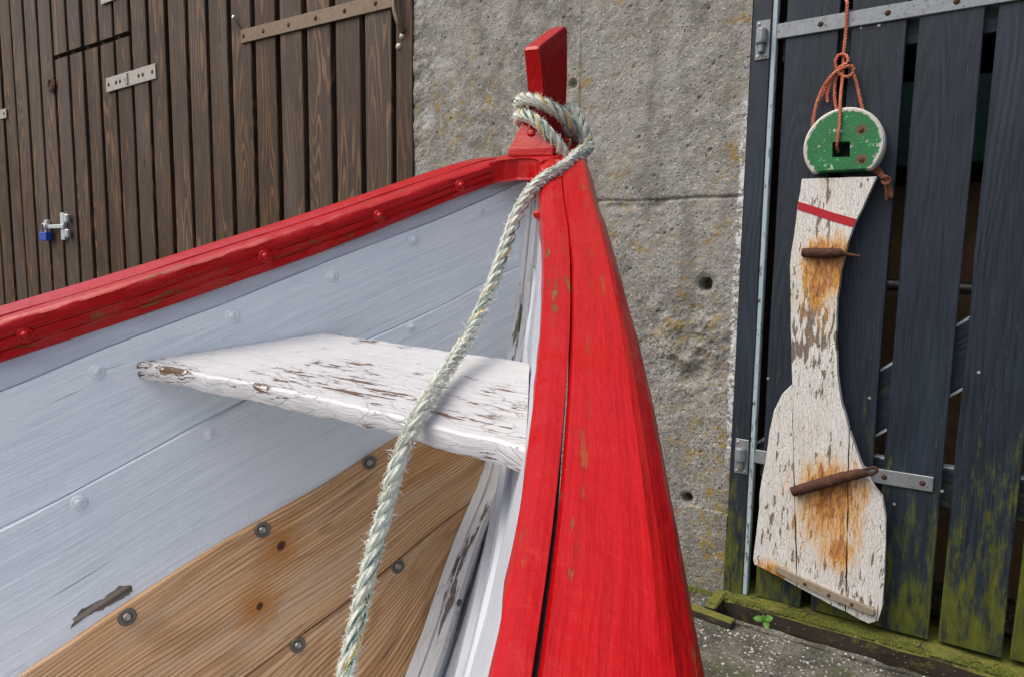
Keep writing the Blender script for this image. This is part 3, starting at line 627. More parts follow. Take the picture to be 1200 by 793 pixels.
# the little weed
wq = np.array((-.465, 2.205, -.10))
weed = thing('weed_plant', 'tiny green weed with four leaves growing in the drain channel', 'plant', tuple(wq))
M_LEAF = mat_plain('leaf_green', (.06, .17, .02), .5, 0, .3, 200); M_LEAFR = mat_plain('leaf_red', (.16, .03, .03), .5, 0, .3, 200)
P, u = catmull([(0, 0, 0), (.003, -.004, .05), (.0, -.008, .120)], .008); Vt, Ft, uvt = tube(P, u, .0022, 6); obj('stem', Vt, Ft, M_LEAFR, weed, uvt, smooth=True)
def leaf(base, dirn, L, Wd, mat, up=(0, 0, 1)):
    b = Vector(base); d = Vector(dirn).normalized(); sd = d.cross(Vector((0, -.6, .8))).normalized(); nn = sd.cross(d); vs = []; fs = []
    prof = [(0, .06), (.25, .7), (.5, 1), (.75, .75), (1, .03)]
    for t, wd in prof:
        c = b + d * L * t - Vector((0, 0, 1)) * L * .25 * t * t
        for s in (-1, 0, 1): vs.append(c + sd * s * Wd * wd + nn * (abs(s) * .12 * Wd))
    for i in range(4):
        for j in range(2): fs.append((i * 3 + j, i * 3 + j + 1, i * 3 + j + 4, i * 3 + j + 3))
    o = obj('leaf', vs, fs, mat, weed, smooth=True); mo = o.modifiers.new('thick', 'SOLIDIFY'); mo.thickness = .0012
for dr, L, Wd, mt in (((-1, -.2, .35), .038, .012, M_LEAF), ((.8, -.1, .9), .042, .013, M_LEAF), ((.5, -.8, .0), .034, .011, M_LEAF), ((-.3, .1, 1), .025, .009, M_LEAF)): leaf((0, -.008, .118), dr, L, Wd, mt)
leaf((0.002, -.004, .06), (-.3, -1, .1), .026, .009, M_LEAFR)
# glimpsed inside the shed
sh = tag(bevbox('storage_board', -.5, 1.2, D + .55, D + .60, .0, 1.45, mat_plain('brown_panel', (.34, .21, .11), .8, 0, .35, 20), None, .004, 'z'), 'brown wooden panel glimpsed through the gaps of the black gate', 'panel')
P, u = catmull([(-.4, D + .30, 1.10), (.2, D + .32, 1.085), (1.1, D + .34, 1.07)], .1); Vt, Ft, uvt = tube(P, u, .02, 10)
tag(obj('pipe', Vt, Ft, M_STEEL, None, uvt, smooth=True), 'thin grey pipe lying behind the gate, seen through the gaps', 'pipe')
tag(bevbox('teal_panel', -.45, .9, D + .40, D + .44, 1.50, 1.78, M_TEAL, None, .004, 'x'), 'dark teal board glimpsed behind the gate near its top', 'panel')

# ================================================================== rudder hanging on the gate
RF, RB = -.052, -.016
pint = [((928 + 968) / 2, 296), (968, 565)]
P1 = at(968, 300, RF); P2 = at(975, 570, RF); P3 = at(905, 672, RF); P4 = at(985, 640, RF)
M_RUD = mat_rudder([(tuple(P1), .105, 2.4), (tuple(P2), .150, 2.2), (tuple(P3), .075, .9), (tuple(P4), .06, 2.0)])
rl = tuple(at(1000, 720, -.03)); rud = thing('boat_rudder', 'old flaking white wooden boat rudder with rust stains hanging on the gate', 'rudder', rl)
def rfn(px, py, d):
    p = at(px, py, RF); return Vector((p[0] - rl[0], D + d - rl[1], p[2] - rl[2]))
ruv = lambda c: (c.z, c.x)
mid = [(939.5, 210), (1027.5, 207), (1016.5, 230), (1001.5, 261), (992.5, 283), (989, 301), (985, 318), (981, 349), (979.5, 400), (981, 438), (986, 473), (994.5, 502), (993, 560), (992, 640), (990, 716), (961, 701), (934, 687), (932, 600), (930, 520), (928.6, 448), (927.3, 400), (926.5, 349), (925.7, 312), (930.5, 277), (935, 240)]
leftb = [(928, 450), (929.3, 520), (931, 600), (933, 686.5), (910, 673.5), (884, 661), (882.5, 656), (887.7, 612), (892.8, 560), (897.5, 538), (901.6, 506), (906.7, 481), (917, 460.5)]
rightb = [(995.6, 505), (1009, 544), (1019, 566), (1034, 584), (1038, 606), (1036.5, 673), (1034, 711), (1029, 727), (1018, 730.5), (991.2, 716.5), (993.2, 640), (994.2, 560)]
def jig(pts, a=.7):
    out = []
    for i, (x, y) in enumerate(pts):
        x2, y2 = pts[(i + 1) % len(pts)]; m = max(1, int(math.hypot(x2 - x, y2 - y) / 14))
        for k in range(m):
            t = k / m; jx = rng.normal(0, a) if k else 0; out.append((x + (x2 - x) * t + jx, y + (y2 - y) * t + (rng.normal(0, a * .5) if k else 0)))
    return out
for pts in (mid, leftb, rightb): poly_extrude('plank', jig(pts, .45), RF + rng.uniform(0, .0015), RB, rfn, M_RUD, rud, .0025, 2, uvfn=ruv)
# red stripe
M_STRIPE = mat_plain('red_stripe_paint', (.42, .006, .016), .5, 0, .25, 90)
poly_extrude('painted_stripe', [(935.6, 236.5), (952, 241.5), (978, 250), (1003.6, 257), (1000, 266.5), (975, 259.5), (952, 251.5), (934.6, 246)], RF - .0012, RF + .004, rfn, M_STRIPE, rud, 0)
# rusty pintles
def spike(pts, rads, nm='pintle'):
    pp = [np.array(at(a, b, d)) for a, b, d in pts]; P, u = catmull(pp, .006); tt = np.linspace(0, 1, len(P)); r = np.interp(tt, np.linspace(0, 1, len(rads)), rads)
    P = P + rng.normal(0, .0006, P.shape); Vt, Ft, uvt = tube(P, u, r, 10); return obj(nm, off(Vt, rl), Ft, M_RUST, rud, uvt, smooth=True)
spike([(940, 296, -.060), (962, 297, -.062), (986, 297, -.063), (1008, 301, -.064)], [.0125, .0155, .0165, .0165, .016, .014, .0055, .005, .004])
spike([(928, 576, -.064), (960, 567, -.067), (995, 557, -.068), (1014, 553, -.069)], [.016, .0175, .018, .018, .018, .017, .016, .013])
spike([(1013, 555, -.066), (1021, 555, -.071), (1028, 551, -.074), (1024, 547, -.075), (1014, 549.5, -.071)], [.0065, .006, .005, .005, .005])
# weathered strip nailed along the foot
M_STRIP = mat_plain('grey_weathered_strip', (.27, .225, .165), .8, 0, .45, 70)
st = poly_extrude('foot_strip', [(909, 660), (940, 675.5), (985, 696), (1025, 712), (1026, 717), (1022, 719.5), (980, 702), (940, 684), (908, 667)], RF - .012, RF + .002, rfn, M_STRIP, rud, .002, uvfn=lambda c: (c.x, c.z))
for (a, b) in ((943, 684), (971, 697), (998, 708)):
    q = at(a, b, RF - .012); dome('nail', tuple(q - np.array(rl)), (0, -1, 0), .006, .002, M_RUST, st, 8, 2)
# green head with square tiller hole
hc = at(988, 171, -.055); hcx, hcz = hc[0], hc[2]
hr_ = .1105
M_HEAD = mat_greenhead((hcx, hcz), hr_)
HF, HB = -.062, -.006
out_ = []
a_lo = math.radians(222); a_hi = math.radians(318)
for k in range(46):
    a = a_hi - 2 * math.pi + (a_lo - a_hi + 2 * math.pi) * k / 45; out_.append((hcx + hr_ * math.cos(a) * 1.0, hcz + hr_ * math.sin(a)))
hq = [at(975.5, 166.5, HF), at(996, 166, HF), at(996, 184, HF), at(975, 184.5, HF)]; sq = [(q[0], q[2]) for q in hq]
bm = bmesh.new(); lay = []
rim = .005
for (dd, sc) in ((HF + rim, 1.0), (HF, 1 - rim / hr_), (HB, 1.0)):
    lay.append([bm.verts.new((hcx + (x - hcx) * sc - rl[0], D + dd - rl[1], hcz + (z - hcz) * sc - rl[2])) for x, z in out_])
sqv = {d: [bm.verts.new((x - rl[0], D + d - rl[1], z - rl[2])) for x, z in sq] for d in (HF, HB)}
n = len(out_)
for A, Bv in ((lay[0], lay[1]), (lay[2], lay[0])):
    for i in range(n): bm.faces.new([A[i], A[(i + 1) % n], Bv[(i + 1) % n], Bv[i]])
for d, ring in ((HF, lay[1]), (HB, lay[2])):
    s4 = sqv[d]; es = []
    for r4 in (ring, s4):
        for i in range(len(r4)):
            a, b = r4[i], r4[(i + 1) % len(r4)]; e = bm.edges.get((a, b)) or bm.edges.new((a, b)); es.append(e)
    bmesh.ops.triangle_fill(bm, use_beauty=True, edges=es)
for i in range(4): bm.faces.new([sqv[HF][i], sqv[HF][(i + 1) % 4], sqv[HB][(i + 1) % 4], sqv[HB][i]])
bmesh.ops.recalc_face_normals(bm, faces=bm.faces[:])
me = bpy.data.meshes.new('head'); bm.to_mesh(me); bm.free(); me.materials.append(M_HEAD)
hd = bpy.data.objects.new('head', me); COL.objects.link(hd); hd.parent = rud; hd['label'] = 'chipped green rudder head with a square hole'
for c in ((1009.5, 153), (1010, 188)):
    q = at(*c, HF); dome('bolt', tuple(q - np.array(rl)), (0, -1, 0), .008, .002, M_RUST, hd, 10, 2)
# orange cord
M_ORANGE = mat_rope('orange_cord', [(.66, .17, .085), (.82, .30, .18), (.52, .11, .05), (.85, .42, .3)]); M_ORANGE2 = mat_rope('brown_orange_cord', [(.28, .10, .05), (.42, .17, .09), (.16, .05, .025), (.45, .22, .14)])
ol = tuple(at(990, 70, -.03)); cord = thing('orange_cord', 'knotted orange twine holding the rudder on the gate strap', 'cord', ol)
def cordpath(pts, R=.0052, mat=M_ORANGE):
    twisted('twine', [tuple(at(*p)) for p in pts], R, 2, .018, [mat], cord, ol, .0025, 6)
cordpath([(992, 0, .004), (993, 4, -.016), (992.5, 10, -.0165), (992, 22, -.014), (991, 40, -.012), (989, 60, -.014), (988, 76, -.018), (987, 95, -.03), (985, 115, -.055), (984, 140, -.069), (982, 160, -.069), (981, 168, -.066), (981, 174, -.05), (982, 178, -.03)])
cordpath([(989, 86, -.012), (981, 82, -.024), (979, 73, -.026), (983, 65, -.024), (991, 65, -.022), (994, 71, -.028), (989, 77, -.032), (982, 80, -.030), (985, 88, -.028), (994, 90, -.026), (1000, 84, -.024), (998, 78, -.026), (990, 79, -.034), (980, 84, -.030), (972, 92, -.026), (964, 104, -.022), (957, 122, -.020), (953, 140, -.024), (952, 150, -.010)])
cordpath([(980, 84, -.028), (973, 92, -.024), (968, 102, -.020), (963, 112, -.018), (958.5, 119, -.016)])
cordpath([(982, 82, -.022), (975, 92, -.018), (971, 104, -.016), (969, 113, -.014), (970, 120, -.014)])
cordpath([(983, 84, -.016), (979, 96, -.014), (978, 112, -.014), (980, 130, -.012), (981, 140, -.010)])
cordpath([(999, 84, -.022), (1003, 95, -.020), (1007, 112, -.016), (1011, 128, -.014), (1013, 136, -.008)])
for k, (dx, dz) in enumerate(((0, 0), (5, 2), (-3, 6), (8, -1))):
    cordpath([(1020 + dx * .3, 192 + dz * .3, -.010), (1026 + dx * .5, 198 + dz * .5, -.022), (1033 + dx * .3, 206 + dz * .2, -.03), (1038 + dx * .2, 213, -.032), (1040 + dx * .5, 222 + dz, -.026), (1041 + dx * .6, 231 + dz * .6, -.022)], .0045, M_ORANGE2)
cordpath([(1033, 209, -.038), (1038, 207, -.044), (1043, 211, -.036), (1039, 216, -.042), (1033, 213, -.034)], .0045, M_ORANGE2)

# ================================================================== the boat
B = np.array([-0.59703835, 0.97005641, 1.30822699]); FW = np.array([-0.05233596, 0.99862953, 0.]); RT = np.array([0.99767906, 0.05228614, -0.04361939]); UP = np.array([0.04355961, 0.00228286, 0.99904822])
ZB = 1.305
boat = thing('wooden_boat', 'old wooden rowing boat with red gunwales and white painted inside', 'boat')
o0 = B - UP * ZB
boat.matrix_world = Matrix([[RT[i], FW[i], UP[i], o0[i]] for i in range(3)] + [[0, 0, 0, 1]])
def L(x, s, z): return (x, -s, z + ZB)          # boat space: x to starboard, s aft of the stem, z over the bow datum
def toworld(x, s, z): return B + RT * x - FW * s + UP * z
def toloc(P): q = np.asarray(P) - B; return (q.dot(RT), -q.dot(FW), q.dot(UP))
def tab(pairs, dens=None):
    a = np.array(pairs, float); x, y = a[:, 0], a[:, 1]; h = np.diff(x); dl_ = np.diff(y) / h; m = np.zeros(len(x)); m[0], m[-1] = dl_[0], dl_[-1]
    for i in range(1, len(x) - 1): m[i] = 0 if dl_[i - 1] * dl_[i] <= 0 else (h[i - 1] + h[i]) / (h[i - 1] / dl_[i] + h[i] / dl_[i - 1]) if True else 0
    def fn(t):
        t = np.asarray(t, float); tc = np.clip(t, x[0], x[-1]); i = np.clip(np.searchsorted(x, tc) - 1, 0, len(x) - 2); hh = h[i]; q = (tc - x[i]) / hh
        return (1 + 2 * q) * (1 - q) ** 2 * y[i] + q * (1 - q) ** 2 * hh * m[i] + q * q * (3 - 2 * q) * y[i + 1] + q * q * (q - 1) * hh * m[i + 1]
    return fn
LB = 4.2
def fold(s): s = np.asarray(s, float); return np.where(s > LB / 2, LB - s, s)
_bg = tab([(0, 0), (.1, .058), (.2, .116), (.3, .177), (.4, .233), (.5, .286), (.6, .336), (.7, .384), (.9, .468), (1.2, .565), (1.6, .65), (2.1, .69)])
_zg = tab([(-.12, .066), (-.05, .036), (0, .015), (.05, .003), (.1, -.018), (.2, -.065), (.3, -.112), (.4, -.156), (.5, -.199), (.6, -.239), (.7, -.278), (.9, -.345), (1.2, -.42), (1.6, -.475), (2.1, -.495)])
_zk = tab([(0, 0), (.013, -.188), (.023, -.315), (.06, -.497), (.128, -.605), (.18, -.697), (.23, -.773), (.32, -.88), (.45, -.975), (.65, -1.05), (.9, -1.1), (1.4, -1.14), (2.1, -1.15)])
bg = lambda s: _bg(fold(s)); zg = lambda s: _zg(fold(s)); zk = lambda s: _zk(fold(s))
LAP = [lambda s: zg(s) - .026] + [(lambda t: (lambda s: t(fold(s))))(tab(p)) for p in (
    [(0, -.020), (.026, -.034), (.128, -.089), (.267, -.156), (.397, -.221), (.522, -.277), (.625, -.326), (.9, -.435), (1.2, -.52), (1.6, -.585), (2.1, -.61)],
    [(0, -.153), (.04, -.175), (.134, -.225), (.257, -.284), (.394, -.353), (.548, -.433), (.644, -.478), (.9, -.575), (1.2, -.665), (1.6, -.735), (2.1, -.76)],
    [(0, -.315), (.102, -.368), (.211, -.421), (.316, -.478), (.414, -.522), (.56, -.590), (.658, -.639), (.9, -.735), (1.2, -.81), (1.6, -.88), (2.1, -.905)],
    [(0, -.455), (.12, -.537), (.191, -.577), (.317, -.650), (.448, -.708), (.7, -.80), (.9, -.86), (1.2, -.935), (1.6, -1.0), (2.1, -1.02)])] + [zk]
def hb(s, z):
    t = np.clip((z - zk(s)) / (zg(s) - zk(s) + 1e-9), 0, 1.2); return (bg(s) + .018) * t ** .55
SS = np.r_[0, .004, .009, .015, np.linspace(.025, .9, 60), np.linspace(.94, 2.1, 26)]
SSF = np.r_[SS, LB - SS[::-1][1:]]
INS = [(.000, .003), (.0030, .0), (.0050, .0), (.0080, .0065), (.0040, .003)]     # how far each plank stands inboard at its top and bottom edge
TH = .017
def strake(k, side, mat):
    up_, lo_ = LAP[k], LAP[k + 1]; nj = 7; vs, uv, fs = [], [], []; n = len(SSF)
    for i, s in enumerate(SSF):
        zu, zl_ = float(up_(s)), float(lo_(s)); zmin = float(zk(s)); zu = max(zu, zmin); zlo = max(zl_ - (.012 if k < 4 else 0), zmin); zl_ = max(zl_ + (.0012 if k < 2 else .0035 if k == 3 else -.006 if k < 4 else 0), zmin); zu = max(zu - (.0012 if 0 < k < 3 else .0015 if k == 4 else 0), zmin)
        for j in range(nj):
            t = j / (nj - 1); z = zu + (zl_ - zu) * t; xh = float(hb(s, z)); inn = INS[k][0] + (INS[k][1] - INS[k][0]) * t
            wv = .0009 * math.sin(s * 31 + k * 2 + t * 3) + .0006 * math.sin(s * 67 + t * 9)
            vs.append(L(side * (xh - inn + wv), s, z)); uv.append((s * 1.2, -z if k == 99 else (t * .15 + k * .37)))
        for j in range(nj):
            t = 1 - j / (nj - 1); z = zu + (zlo - zu) * t; xh = float(hb(s, z)); vs.append(L(side * (xh + TH * .8 - INS[k][0] * (1 - t) * .4), s, z)); uv.append((s * 1.2, t * .15 + k * .37 + .01))
    m = 2 * nj
    for i in range(n - 1):
        for j in range(m): fs.append((i * m + j, i * m + (j + 1) % m, (i + 1) * m + (j + 1) % m, (i + 1) * m + j))
    fs += [tuple(range(m)), tuple((n - 1) * m + j for j in range(m))]
    o = obj('plank', vs, fs, mat, boat, uv, smooth=False); return o
planks = {}
for side in (-1, 1):
    for k in range(5): planks[(side, k)] = strake(k, side, M_HULLDARK if k == 0 or side > 0 else M_HULL if k < 3 else M_HULLDARK if side > 0 else M_WOOD)  # starboard planks take the darker copy: shade put into their colour
def hull_frame(s, z, side=-1):
    e = 1e-3; p = np.array(L(side * float(hb(s, z)), s, z)); ps = np.array(L(side * float(hb(s + e, z)), s + e, z)) - p; pz = np.array(L(side * float(hb(s, z + e)), s, z + e)) - p
    nn = np.cross(ps, pz); nn /= np.linalg.norm(nn)
    if nn[0] * side > 0: nn = -nn
    return p, nn
R1 = [(0.543, -.311), (.401, -.244), (.282, -.188), (.176, -.129), (.077, -.078), (.68, -.374), (.82, -.432), (.97, -.49)]
R2 = [(.579, -.463), (.441, -.396), (.187, -.261), (.079, -.205), (.72, -.528), (.86, -.578), (1.0, -.63)]
WS = [(.555, -.602, 3), (.401, -.529, 3), (.260, -.457, 3), (.72, -.685, 3), (.382, -.689, 4), (.239, -.615, 4), (.55, -.745, 4), (.70, -.81, 4)]
for side in (-1,):
    for k, lst in ((1, R1), (2, R2)):
        for (s, z) in lst:
            p, nn = hull_frame(s, z, side); p = p + nn * (INS[k][0] * .85); o = planks[(side, k)]
            r = dome('rivet', tuple(p), nn, .0094, .0014, M_HULL, o, 14, 3, .6); dome('rivet', tuple(p + nn * .0006), nn, .0052, .0034, M_HULL, o, 10, 3)
    for (s, z, k) in WS:
        p, nn = hull_frame(s, z, side); p = p + nn * (INS[k][0] * .9); o = planks[(side, k)]
        lathe('washer', tuple(p - nn * .001), nn, [(.0105, 0), (.0105, .0025), (.0094, .0034), (.0060, .0028), (.0056, .0015)], M_WASH, o, 16)
        lathe('bolt_head', tuple(p), nn, [(.0050, 0), (.0050, .0038), (.0036, .0056), (.0018, .0048)], M_STEEL, o, 10)
# bare patch where the paint has come off
pp0 = [(.606, -.601), (.604, -.592), (.594, -.584), (.573, -.577), (.556, -.566), (.544, -.569), (.546, -.576), (.558, -.582), (.580, -.590), (.594, -.592), (.600, -.597)]
pp = []; rj = np.random.default_rng(3)
for i in range(len(pp0)):
    (a_, b_), (c_, d_) = pp0[i], pp0[(i + 1) % len(pp0)]
    for k_ in range(5): pp.append((a_ + (c_ - a_) * k_ / 5 + rj.normal(0, .0009), b_ + (d_ - b_) * k_ / 5 + rj.normal(0, .0007)))
vs = []; 
for (s, z) in pp:
    p, nn = hull_frame(s, z); vs.append(p + nn * .0014)
cpt = sum(vs) / len(vs); bmv = vs + [cpt + hull_frame(.575, -.582)[1] * .0006]
obj('bare_patch', bmv, [(i, (i + 1) % len(pp), len(pp)) for i in range(len(pp))], M_PATCH, planks[(-1, 2)], [(v_[1] * 3, v_[2] - v_[1] * .48) for v_ in bmv])
# keel, stem, apron
tz = np.array([(-.004, .012), (.013, -.188), (.023, -.315), (.06, -.497), (.128, -.605), (.18, -.697), (.23, -.773), (.32, -.88), (.45, -.975), (.65, -1.05), (.9, -1.1), (1.4, -1.14), (2.1, -1.15)])
stem_in, _ = catmull([(a, b, 0) for a, b in tz], .02)
def sweep_cl(name, prof_fn, curve, mat, parent=boat):
    """prof_fn(i, u) -> list of (x, off) in the centre plane frame: off along the inward normal"""
    vs, uv, fs = [], [], []; T = np.gradient(curve[:, :2], axis=0); T /= np.linalg.norm(T, axis=1)[:, None]; us = np.r_[0, np.cumsum(np.linalg.norm(np.diff(curve[:, :2], axis=0), axis=1))]
    for i, (s, z, _) in enumerate(curve):
        nx_, nz_ = -T[i, 1], T[i, 0]      # inward normal (aft and up)
        pr = prof_fn(i, us[i]); k = len(pr)
        for j, (x, o_) in enumerate(pr): vs.append(L(x, s + nx_ * o_, z + nz_ * o_)); uv.append((us[i], x + o_ + j * .003))
    for i in range(len(curve) - 1):
        for j in range(k): fs.append((i * k + j, i * k + (j + 1) % k, (i + 1) * k + (j + 1) % k, (i + 1) * k + j))
    fs += [tuple(range(k)), tuple((len(curve) - 1) * k + j for j in range(k))]
    return obj(name, vs, fs, mat, parent, uv)
def aw(u): return .0135 + .012 * min(1, u / .85)
def ao(u): return float(np.interp(u, [0, .25, .5, .7, 3], [.008, .012, .036, .046, .05]))
jit = rng.normal(0, .0008, 400)
sweep_cl('apron', lambda i, u: [(-aw(u) + jit[i], ao(u) - .006), (-aw(u) + .004, ao(u) + jit[i]), (-.002, ao(u) + .001), (0, ao(u) - .003), (.002, ao(u) + .001), (aw(u) - .004, ao(u)), (aw(u), ao(u) - .006), (aw(u) * .5, -.05), (-aw(u) * .5, -.05)], stem_in, M_CHEEK)
so = [(-.088, -.02), (-.090, -.2), (-.08, -.35), (-.05, -.52), (.015, -.68), (.10, -.82), (.2, -.95), (.32, -1.06), (.5, -1.17), (.8, -1.262), (1.1, -1.304), (LB - 1.1, -1.304), (LB - .8, -1.262), (LB - .5, -1.17), (LB - .32, -1.06), (LB - .2, -.95), (LB - .1, -.82), (LB + .02, -.6), (LB + .09, -.2), (LB + .08, .05), (LB + .0, .05)]
si = [(LB - a + .03, b) for a, b in tz[:-1][:]][1:] + [(2.1, -1.16)] + [(a - .03, b - .012) for a, b in tz[::-1][1:-1]] + [(-.028, -.02)]
poly_extrude('keel', so + si, -.026, .026, lambda p, q, d: Vector(L(d, p, q)), M_REDPOST, boat, .003)
# stem head: the red post
postpts = [(.016, -.03), (.012, .05), (.013, .09), (.024, .13), (.041, .171), (.0385, .1765), (-.040, .2275), (-.050, .2275), (-.0535, .221), (-.060, .15), (-.066, .09), (-.076, .0), (-.08, -.03)]
poly_extrude('stem_head', postpts, -.0130, .0130, lambda p, q, d: Vector(L(d * (.92 if q < .1 else 1.06), p, q)), M_REDPOST, boat, .0035, 2, uvfn=lambda c: (c.z, c.x + c.y))
# breasthook: sloping three cornered block between the gunwales, against the post
def br_p(x, s, z): return Vector(L(x, s, z))
bv = [(-.034, .040, .021), (.046, .034, .024), (.004, .020, .078), (-.014, .022, .079), (-.034, .042, .010), (.046, .036, .010), (.010, -.02, .04), (-.014, -.02, .04), (-.034, -.02, .03), (.036, -.02, .03)]
bm = bmesh.new(); q = [bm.verts.new(br_p(*p)) for p in bv]
for fidx in ((0, 1, 2, 3), (0, 4, 5, 1), (0, 3, 8), (1, 9, 2), (3, 2, 6, 7), (4, 0, 8), (5, 9, 1), (3, 7, 8), (2, 9, 6), (4, 8, 7, 6, 9, 5)):
    bm.faces.new([q[i] for i in fidx])
bmesh.ops.recalc_face_normals(bm, faces=bm.faces[:]); bmesh.ops.bevel(bm, geom=bm.edges[:], offset=.003, segments=2, profile=.6, affect='EDGES')
uvl = bm.loops.layers.uv.new('UVMap')
for fc in bm.faces:
    for lp in fc.loops: lp[uvl].uv = (lp.vert.co.x, lp.vert.co.y + lp.vert.co.z)
me = bpy.data.meshes.new('breasthook'); bm.to_mesh(me); bm.free(); me.materials.append(M_REDPOST); bh = bpy.data.objects.new('breasthook', me); COL.objects.link(bh); bh.parent = boat
dome('bolt', L(.002, .0295, .050), (0, -.92, .40), .0085, .003, M_REDPOST, bh, 12, 3, .5)
# flat knee filling the angle between the two gunwales
kp = [(-.05, -.06), (.05, -.06), (.058, .035), (.047, .074), (.030, .058), (.012, .050), (-.008, .050), (-.028, .058), (-.047, .074), (-.056, .035)]
poly_extrude('knee', kp, -.030, .0035, lambda p, q, d: Vector(L(p, q, float(_zg(q)) + d)), M_REDPOST, boat, .003, 2)
# gunwales
def gw(s): return .088 if s > .12 else .088
def win(s): return float(np.interp(s, [0, .2, .5, .8, 1.2], [.036, .034, .028, .019, .020]))
def gapw(s): return float(np.interp(s, [0, .2, .33, .37, .45, .6, .9, 1.3], [.0002, .0002, .0003, .0016, .0009, .0016, .0034, .003]))
GS = np.r_[np.linspace(.0, 1.0, 110), np.linspace(1.03, 2.1, 30)]; GSF = np.r_[GS, LB - GS[::-1][1:]]
GSO = np.r_[np.linspace(-.115, -.002, 16), GSF, LB + np.linspace(.002, .115, 16)]
r2 = np.random.default_rng(5)
def noise1(xs, sc, amp, seed): g = np.random.default_rng(seed).normal(0, 1, 4000); return amp * np.interp(xs * sc + 50, np.arange(4000), g)
def rail(name, side, ss, ring_fn, mat):
    vs, uv, fs = [], [], []
    for i, s in enumerate(ss):
        pr = ring_fn(float(s), i); k = len(pr); acc = 0; prev = None
        for (x, z) in pr:
            if prev is not None: acc += math.hypot(x - prev[0], z - prev[1])
            prev = (x, z); vs.append(L(side * x, s, z)); uv.append((s * 1.25, acc + (0 if side > 0 else 7.7)))
    for i in range(len(ss) - 1):
        for j in range(k): fs.append((i * k + j, i * k + (j + 1) % k, (i + 1) * k + (j + 1) % k, (i + 1) * k + j))
    fs += [tuple(range(k)), tuple((len(ss) - 1) * k + j for j in range(k))]
    o = obj(name, vs, fs, mat, boat, uv, smooth=True); o.data.set_sharp_from_angle(angle=math.radians(11 if name == 'outwale' else 30)); return o
nz1 = {sd_: noise1(GSF, 55, .0009, 20 + sd_) for sd_ in (-1, 1)}; nz2 = {sd_: noise1(GSF, 120, .0006, 30 + sd_) for sd_ in (-1, 1)}
nz3 = {sd_: noise1(GSO, 30, .0007, 40 + sd_) for sd_ in (-1, 1)}; nz4 = {sd_: noise1(GSO, 25, .0007, 50 + sd_) for sd_ in (-1, 1)}
def ihgt(s): return float(np.interp(fold(s), [0, .1, .3, .62, .9], [.030, .034, .044, .047, .047]))
inwale = {}
for side in (-1, 1):
    def ring_in(s, i):
        b, z, wd, hh = float(bg(s)), float(zg(s)), win(float(fold(s))), ihgt(s); a, c = nz1[side][i], nz2[side][i]
        return [(b + wd, z + .0005), (b + wd * .55, z + .0015 + c), (b + .006, z + c), (b + .0015, z - .0035 + c), (b + a, z - .009), (b + a * .6, z - hh * .33), (b + .0022, z - hh * .36), (b + .0026, z - hh * .41), (b + .0002, z - hh * .44), (b + a * .8, z - hh * .62), (b + .0024, z - hh * .65), (b + .0026, z - hh * .70), (b + .0006, z - hh * .73 + c), (b + .001 + a, z - hh + .004), (b + .005, z - hh), (b + .019, z - hh)] + [(b + wd, z - hh * .95)]
    inwale[side] = rail('inwale', side, GSF, ring_in, M_RED)
    def ring_out(s, i):
        sf = float(fold(s)); b = float(bg(max(sf, 0))); z = float(_zg(sf)); wd = win(max(0, sf)) + gapw(max(0, sf)); a, c = nz3[side][i], nz4[side][i]
        xi = b + wd; xo = b + .088 + .010 * min(1, max(0, (sf - .35) / .4))
        if sf < 0: xi = max(.002, .036 * (1 + sf / .12)); xo = .088 + sf * .50; 
        m = xo - xi
        return [(xi, z - .003), (xi + .0025, z + .0015 + c), (xi + m * .55, z + .003 + c * .6), (xo - m * .30, z + .0022), (xo - m * .22 + a * .3, z - .0005 + c * .4), (xo - .004 + a * .5, z - .011), (xo + a, z - .018), (xo + a * .7, z - .044), (xo - .006, z - .050), (xi + .006, z - .050), (xi, z - .04)]
    rail('outwale', side, GSO, ring_out, M_REDCAP)
    for s in ((.605, .365, .228, .118, .045, .80, 1.0) if side < 0 else (.118, .21)):
        hh = ihgt(s); p = np.array(L(side * (float(bg(s)) - .0003), s, float(zg(s)) - hh * .5)); nn = np.array((-side * .86, .0, 0)); ee = 1e-3
        tg = np.array(L(side * float(bg(s + ee)), s + ee, 0)) - np.array(L(side * float(bg(s)), s, 0)); nn = np.cross(tg, (0, 0, 1.)); nn /= np.linalg.norm(nn); nn = nn if nn[0] * side < 0 else -nn
        r = dome('rivet', tuple(p), nn, .0098, .0022, M_RED, inwale[side], 12, 3, .6); dome('rivet', tuple(p + nn * .001), nn, .0064, .0068, M_RED, inwale[side], 10, 3)
# thwart (bow seat board)
tk = -.165
def tzf(s): return -.302 + tk * (s - .505)
TF, TB = .507, .296; ns, nf = 5, 60
tv, tu, tf = [], [], []
fr = noise1(np.linspace(0, 1, nf), 34, .0016, 71); bk = noise1(np.linspace(0, 1, nf), 25, .0015, 72); bt = noise1(np.linspace(0, 1, nf), 30, .0012, 73)
for i in range(nf):
    t = i / (nf - 1)
    def xx(s, z): 
        h_ = float(hb(s, z)) - .003; return -h_ + 2 * h_ * t
    bow_ = .010 * math.sin(math.pi * t)
    ring = []
    sF = TF - bow_ + fr[i]; th = .0195
    for (s, dz) in ((sF - .0035, .001), (sF - .0008, -.0012), (sF, -.0045), (sF - .0004, -th * .8 + bt[i]), (sF - .002, -th + bt[i]), (TB + bk[i], -th), (TB + bk[i], -.003), (TB + .004 + bk[i], 0), (TB + (TF - TB) * .35, .0006), (TB + (TF - TB) * .7, .001)):
        z = tzf(s) + dz; ring.append(L(xx(s, tzf(s)), s, z)); tu.append((t * .55, s + dz * .9))
    tv += ring
k = 10
for i in range(nf - 1):
    for j in range(k): tf.append((i * k + j, i * k + (j + 1) % k, (i + 1) * k + (j + 1) % k, (i + 1) * k + j))
